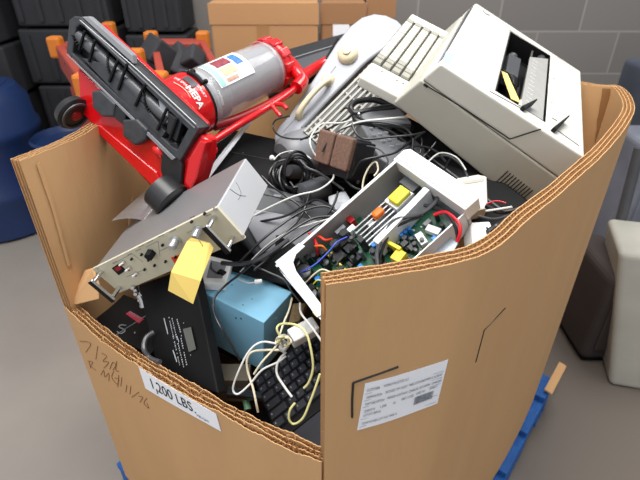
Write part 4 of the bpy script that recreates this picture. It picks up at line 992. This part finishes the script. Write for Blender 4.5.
cable('thick dark cable lying on the back edge of the light blue case', CABG, .0042, [(222,263,.72),(236,264,.705),(252,262,.695),(268,254,.71),(288,240,.75)])
cable('thin black cable hanging down over the light blue case front', CABK, .0020, [(252,264,.69),(240,274,.675),(226,285,.645),(215,297,.625),(214,312,.60),(222,330,.575),(232,346,.565),(240,360,.56)])
cable('short white lead with a square plug on the light blue case', CABW, .0012, [(238,279,.682),(248,283,.672),(256,282,.672)], ends=[((255,282,.672),(262,281,.672),.0045,WHITE,'plug')])
cable('grey lead along the right top edge of the blue case', CABG, .0016, [(250,264,.70),(268,272,.69),(284,280,.68),(292,292,.665),(300,302,.66)])
cable('yellowed cable looping down over the black keyboard to the corner', CABY, .0019, [(284,341,.575),(277,330,.58),(281,324,.585),(296,325,.56),(306,333,.545),(311,350,.53),(313,368,.52),(309,382,.515),(304,388,.515)])
cable('yellowed cable forming a hook on the black palm rest', CABY, .0019, [(295,403,.50),(290,410,.495),(289,419,.49),(294,424,.487),(303,418,.487),(310,402,.495),(316,386,.503),(320,374,.51)])
cable('cream cable in a wide loop down the left side of the keyboard', CABC, .0020, [(280,350,.57),(266,350,.575),(252,352,.575),(247,360,.57),(248,372,.56),(253,388,.54),(256,402,.525),(258,412,.52)])
cable('pale cable swinging left across the dark gap below the blue case', CABW, .0017, [(278,344,.575),(262,342,.575),(250,350,.565),(240,368,.55),(233,388,.54),(238,394,.535),(250,384,.545),(262,370,.555),(278,362,.56),(286,356,.565)])
cable('white cable curving over the middle of the black keyboard', CABW, .0020, [(286,352,.57),(278,362,.56),(277,374,.55),(284,386,.535),(292,397,.52)])
cable('cream cable falling along the right edge of the blue case', CABC, .0018, [(292,298,.655),(289,310,.63),(284,322,.61),(280,334,.59),(276,346,.575),(262,362,.56),(254,374,.555)])
cable('white cable passing from chassis bracket over the charger block', CABW, .0018, [(300,303,.62),(301,313,.60),(310,325,.57),(318,336,.555),(324,345,.545)])
t = thing('knotted_white_cable', 'tangled knot of white and yellowed cable at the charger block', 'cable knot', Matrix.Translation(at(284,345,.56)))
for k in range(3):
    pts_ = []
    for i in range(14):
        an = i*1.25+k*2; pts_.append(at(284+math.cos(an)*(5+k*1.6)*random.uniform(.6,1.1), 341+math.sin(an)*(7-k)*random.uniform(.6,1.1), .563+.012*math.sin(an*1.7+k)))
    MB().tube(pts_, .0016, 7, 5).build('cable_loop', (CABW, CABY, CABC)[k], t, smooth=True)
MB().hexa([at(278,350,.57),at(284,354,.565),at(290,346,.57),at(284,342,.575),at(278,347,.56),at(284,351,.555),at(290,343,.56),at(284,339,.565)]).build('plug', WHITE, t, .002)
# coil of black cable
t = thing('coiled_power_cord', 'bundle of coiled black power cord beside the round dark housing', 'cord', Matrix.Translation(at(292,178,.93)))
for k in range(9):
    cx_, cy_, rx, ry = 293+random.uniform(-5,5), 176+random.uniform(-4,4), random.uniform(12,20), random.uniform(12,22)
    MB().tube([at(cx_+rx*math.cos(an*math.pi/6+k), cy_+ry*math.sin(an*math.pi/6+k), .90+.02*math.sin(an*.7+k)-.03*math.sin(an*math.pi/6+k)) for an in range(12)], .0030, 7, 5, True).build('cord_loop', CABK, t, smooth=True)
MB().tube([at(274,160,.95),at(280,154,.96),at(292,151,.97),at(304,154,.96),at(311,159,.95)], .0014, 6).build('white_tie', CABW, t, smooth=True)
MB().ball(at(272,158,.955), .006, 10).build('tie_end', WHITE, t)
cable('thin black cable draped over the round dark housing to the coils', CABK, .0018, [(290,116,1.0),(276,120,1.0),(273,128,.99),(280,136,.965),(294,139,.96),(308,138,.965)])
cable('black cable running along the edge of the ribbed grille', CABK, .0022, [(300,140,.95),(315,134,.96),(330,128,.96),(348,118,.96),(352,112,.97),(346,108,1.0),(340,112,1.0)])
cable('black cable loop in front of the low left box', CABG, .0045, [(160,362,.60),(150,358,.62),(144,349,.63),(146,338,.65),(154,332,.66)])
for i, (lab_, pl, r, m_) in enumerate((
   ('black cable leaving right of the off-white adapter brick', [(486,206,.72),(500,212,.70),(516,210,.70),(530,205,.70)], .004, CABK),
   ('grey cable lowest of those beside the printer vent slots', [(478,216,.70),(495,219,.68),(512,214,.67),(524,209,.67)], .0022, CABG),
   ('pale plug lead crossing under the printer vent slots', [(486,211,.71),(500,209,.70),(512,207,.69)], .0022, CABW),
   ('black cable just inside the rim right of the plug adapter', [(488,232,.64),(496,226,.65),(506,220,.65),(516,212,.66)], .0045, CABK),
   ('red wire in the gap below the printer corner', [(486,204,.74),(496,201,.74),(506,203,.73)], .0014, REDW))):
    cable(lab_, m_, r, pl)
for i, (lab_, pl) in enumerate((('black cable dropping from printer base into the dark gap', [(420,132,.90),(422,142,.88),(420,154,.86)]), ('black cable slanting beneath the printer bottom edge', [(436,142,.88),(428,152,.87),(420,160,.86)]), ('black cable below printer seam next to chassis cap', [(452,156,.86),(446,166,.84),(444,176,.82)]))): cable(lab_, CABK, .0018, pl)
cable('dark zigzag cable lying in front of the telephone base', CABK, .0020, [(344,178,.84),(352,186,.83),(362,190,.82),(372,188,.82),(380,180,.82)])
for lab_, m_, r_, pl in (('black cable snaking along the top of the desk telephone', CABK, .0022, [(356,116,.95),(372,124,.93),(392,132,.91),(410,146,.88),(418,160,.86),(412,170,.85)]),
   ('grey cable between coiled cord and brown winding', CABG, .0024, [(300,160,.91),(308,168,.89),(318,172,.88),(330,180,.865),(344,190,.84)]),
   ('black cable from coiled cord down to the grey machine badge', CABK, .0026, [(290,182,.89),(296,190,.87),(304,200,.84),(302,210,.81),(292,218,.80)]),
   ('black cable bridging instrument corner and grey machine', CABK, .0022, [(262,176,.87),(272,186,.85),(286,196,.84),(300,206,.82),(312,220,.79)]),
   ('black cable diagonal in front of the dark filler under printer', CABK, .0022, [(404,150,.87),(418,146,.87),(434,150,.86),(446,162,.83)]),
   ('dark grey lead resting on core block of the transformer', CABG, .0016, [(352,150,.86),(366,146,.87),(380,150,.86),(388,160,.84),(384,170,.83)])):
    cable(lab_, m_, r_, pl)
t, P, n, h = slabthing('clear_plastic_bag', 'crumpled clear plastic bag between grey machine and chassis wall', 'bag', mat('frosted_film', S(176,178,184), .25, 0, .3, 60, .6), [(328,196),(345,190),(352,202),(342,214),(330,210)], [(328,196,.84),(348,192,.84),(338,212,.80)], .008, .003, 'film')
# ------------------------------------------------------------------ background
DB = mat('blue_drum_plastic', S(30, 52, 96), .35, 0, .08, 6)
p = onz(8, 205, 0); 
t = thing('plastic_drum', 'dark blue plastic drum standing on the floor at the far left', 'drum', Matrix.Translation((-1.76,2.38,0)))
mb = MB(PW[t]); mb.lathe((0,0,0), (0,0,1), [(0,.26),(.02,.29),(.2,.29),(.22,.30),(.25,.30),(.27,.285),(.5,.285),(.52,.30),(.55,.30),(.57,.285),(.68,.28),(.74,.24),(.75,.2)], 40); mb.build('drum_body', DB, t, smooth=True)
MB(PW[t]).lathe((.1,0,.75), (0,0,1), [(0,.03),(.02,.03)], 16).build('bung', DB, t)
MB(PW[t]).lathe((0,0,.745), (0,0,1), [(0,.2),(.008,.2),(.008,.17)], 40, False, False).build('lid_ring', DB, t, smooth=True)
p = at(70,140,2.3); t = thing('plastic_tub', 'small blue plastic tub behind the vacuum wheel', 'tub', Matrix.Translation((p.x,p.y,0)))
mb = MB(PW[t]); mb.lathe((0,0,0), (0,0,1), [(0,.14),(.5,.17),(.52,.18),(.53,.17),(.5,.155)], 30); mb.build('tub_body', DB, t, smooth=True)
# red bins with orange corners and dark load
RB = mat('brick_red_plastic', S(158, 60, 46), .6, 0, .12, 8)
OB = mat('orange_plastic', S(196, 112, 30), .5)
DK = mat('charcoal_scrap', S(48, 48, 52), .8, 0, .3, 12, .5)
def bin_(px, depth, zt, h0, label, lump):
    P = [onz(u, v, zt) for u, v in px]; c0 = sum(P, V())/4
    t = thing('open_bin', label, 'bin', Matrix.Translation((c0.x,c0.y,zt-h0)))
    I = [p.lerp(c0, .26) for p in P]
    MB().ringprism(P, I, (0,0,-.10)).build('rim', RB, t, .01)
    MB().prism([V((p.x,p.y,zt-h0)).lerp(V((c0.x,c0.y,zt-h0)), .10) for p in P], (0,0,h0-.16)).build('tub_wall', RB, t, .01)
    for p in P:
        q = p.lerp(c0, .05); MB().box(q+V((-.026,-.026,-.05)), q+V((.026,.026,.03))).build('corner_block', OB, t, .01)
    mb = MB()
    for k in range(lump):
        f, g = random.random(), random.random(); q = (I[0].lerp(I[1], f)).lerp(I[3].lerp(I[2], f), g); s = random.uniform(.04,.08)
        M_ = Matrix.Translation(q+V((0,0,random.uniform(-.12,-.02)))) @ Euler((random.random(),random.random(),random.random())).to_matrix().to_4x4()
        vs = [M_ @ V(c_)*1 for c_ in ((-s,-s*.7,-s*.6),(s,-s*.7,-s*.6),(s,s*.7,-s*.6),(-s,s*.7,-s*.6),(-s,-s*.7,s*.6),(s,-s*.7,s*.6),(s,s*.7,s*.6),(-s,s*.7,s*.6))]; mb.hexa(vs)
    o = mb.build('scrap_load', DK, t, .008); o['kind'] = 'stuff'
bin_([(84,86),(54,44),(110,28),(139,58)], 0, 1.0, .98, 'brick red bin with orange corner blocks filled with dark scrap, behind the vacuum head', 9)
bin_([(158,84),(150,38),(204,38),(224,72)], 0, 1.0, .98, 'brick red bin with orange corner blocks near the brown cartons', 8)
# black stacks on the left
for (x0, y0, x1, y1, z1, lab_) in ((-3.1,2.8,-1.75,3.25,1.15,'dark grey stack at the far left against the wall'), (-1.7,2.9,-1.15,3.25,1.25,'tall black stack behind the red bins'), (-1.12,2.95,-.76,3.25,1.2,'dark crate stack next to the brown cartons')):
    t = thing('crate_stack', lab_, 'crates', Matrix.Translation(((x0+x1)/2,(y0+y1)/2,0)))
    n = 4
    for k in range(n):
        z = z1*k/n; mb = MB(); mb.box((x0+.02*(k%2),y0,z+.004),(x1-.015*(k%2),y1,z1*(k+1)/n-.012)); o = mb.build('crate', mat('charcoal_crate', S(40,41,45), .7, 0, .3, 4, .3), t, .012)
        for j in range(5):
            xx = x0+(x1-x0)*(j+.5)/5; MB().box((xx-.012,y0-.012,z+.03),(xx+.012,y0-.001,z1*(k+1)/n-.04)).build('crate_rib', mat('charcoal_crate', S(40,41,45), .7, 0, .3, 4, .3), o)
# brown cartons
def carton(u0, u1, vt, D, dep, label, seamu=None, lab=None, m=CARD, vt2=None):
    a_ = at(u0, vt, D); b_ = at(u1, vt2 or vt, D); zt = a_.z
    t = thing('carton', label, 'carton', Matrix.Translation(((a_.x+b_.x)/2, D+dep/2, 0)))
    MB().box((a_.x,D,0),(b_.x,D+dep,zt)).build('carton_body', m, t, .01)
    mb = MB(); mb.box((a_.x-.004,D-.004,zt-.10),(b_.x+.004,D,zt-.004)); mb.build('carton_flap', m, t, .001)
    if seamu: p_ = at(seamu, 30, D); MB().box((p_.x-.03,D-.002,0),(p_.x+.03,D,zt-.10)).build('packing_tape', mat('tan_tape', S(170,128,84), .4), t)
    if lab:
        p1, p2 = at(lab[0], lab[1], D), at(lab[2], lab[3], D); MB().box((p1.x,D-.003,p2.z),(p2.x,D,p1.z)).build('white_label', PAPER, t)
CB = mat('carton_tan', S(188, 142, 98), .85, 0, .06, 3); CB2 = mat('carton_brown', S(158, 116, 80), .85, 0, .06, 3)
carton(208, 318, 2, 2.55, .5, 'large tan carton behind the vacuum tank', 263, m=CB)
carton(321, 366, 2, 2.60, .45, 'brown carton with a white label behind the appliance', None, (333,18,349,36), CB2)
carton(368, 396, -4, 2.62, .45, 'narrow carton against the block wall with a white sheet', None, (367,-2,384,14), CB2)
# right side
BG = mat('blue_grey_paint', S(118, 122, 134), .5, 0, .25, 5); WB = mat('off_white_sack', S(168, 166, 156), .7, 0, .12, 8, .4)
p = onz(609,386,0)
t = thing('appliance_cabinet', 'off-white cabinet standing on the floor at the right edge', 'cabinet', Matrix.Translation((p.x+.25,p.y+.2,0)))
q0 = V((p.x,p.y,0)); ex = V((.42,-.10,0)); ey = V((.10,.34,0)); top_ = V((-.09,.07,.50))
MB().hexa([q0, q0+ex, q0+ex+ey, q0+ey, q0+top_+V((.02,.04,0)), q0+top_+ex*.8+V((0,.04,0)), q0+top_+ex*.8+ey*.8, q0+top_+ey*.8+V((.02,0,0))]).build('cabinet_body', WB, t, .02, seg=4)
for k in range(1, 4):
    a_ = q0+ex*(k/4); b_ = q0+top_+V((.02,.04,0))+ex*.8*(k/4); MB().tube([a_+V((0,-.004,.03)), b_+V((0,-.004,-.03))], .006, 6, 1).build('vertical_rib', GREYK, t)
for (u, v, D, w, d, hgt, lab_, m_) in ((626,215,1.9,.30,.3,.62,'blue grey machine beyond the right side of the box', BG), (640,150,2.4,.5,.4,.80,'dark blue grey cabinet by the wall at the right edge', mat('dark_blue_paint', S(78,84,98), .5, 0, .3, 4)), (576,370,1.28,.12,.3,.40,'dark brown crate on the floor behind the box', mat('dark_brown', S(58,50,48), .8, 0, .2, 5)), (600,190,2.15,.25,.25,.55,'grey bin on the floor behind the blue grey machine', GREYD)):
    p = at(u, v, D); t = thing('machine_cabinet', lab_, 'cabinet', Matrix.Translation((p.x+w/2,D+d/2,0)))
    MB().box((p.x,D,.02),(p.x+w,D+d,hgt)).build('cabinet_body', m_, t, .03, seg=4); MB().box((p.x+.03,D-.01,.08),(p.x+w-.03,D,hgt-.08)).build('door_panel', m_, t, .005)
    MB().box((p.x+.02,D+.02,0),(p.x+w-.02,D+d-.02,.02)).build('plinth', BLKM, t)
p0, p1 = at(604,300,1.45), at(640,148,1.55); tag(MB().tube([V((p0.x,1.45,0.012)), V((p1.x,1.55,p1.z))], .018, 12, 1).build('grey_pole', GREYD, smooth=True), 'slanting grey pole beyond the right side of the box', 'pole')
# ------------------------------------------------------------------ light
w = bpy.data.worlds.new('world'); bpy.context.scene.world = w; w.use_nodes = True
w.node_tree.nodes['Background'].inputs[0].default_value = (.92,.95,1,1); w.node_tree.nodes['Background'].inputs[1].default_value = .55
def area(name, loc, size, power, target, col=(1,.98,.95)):
    l = bpy.data.lights.new(name, 'AREA'); l.energy = power; l.size = size; l.color = col
    o = bpy.data.objects.new(name, l); C.objects.link(o); o.location = loc; o.rotation_euler = (V(target)-V(loc)).to_track_quat('-Z', 'Y').to_euler()
area('ceiling_lamp', (-.3, .5, 3.2), 1.4, 76, (0,.9,.9)); area('ceiling_lamp', (1.3, 1.9, 3.2), 1.2, 36, (.3,1,.8)); area('ceiling_lamp', (-1.6, -.6, 2.6), 1.6, 9, (0,.6,.8))
vs = bpy.context.scene.view_settings; bpy.context.scene.display_settings.display_device = 'sRGB'
vs.view_transform = 'Standard'; vs.look = 'None'; vs.gamma = 1; vs.use_curve_mapping = False; vs.exposure = .15
GR = {'open_bin': 'red bins with orange corners behind the box', 'crate_stack': 'dark crate stacks along the back wall', 'carton': 'brown cartons by the back wall',
      'dark_filler_box': 'dark filler boxes added to shade the bottom of the heap', 'machine_cabinet': 'machines beyond the right side of the box'}
for o in bpy.data.objects:
    if o.parent is None and 'label' in o:
        b_ = o.name.split('.')[0]
        if b_ in GR: o['group'] = GR[b_]
        elif b_ == 'cable': o['group'] = 'loose cables lying over the heap'
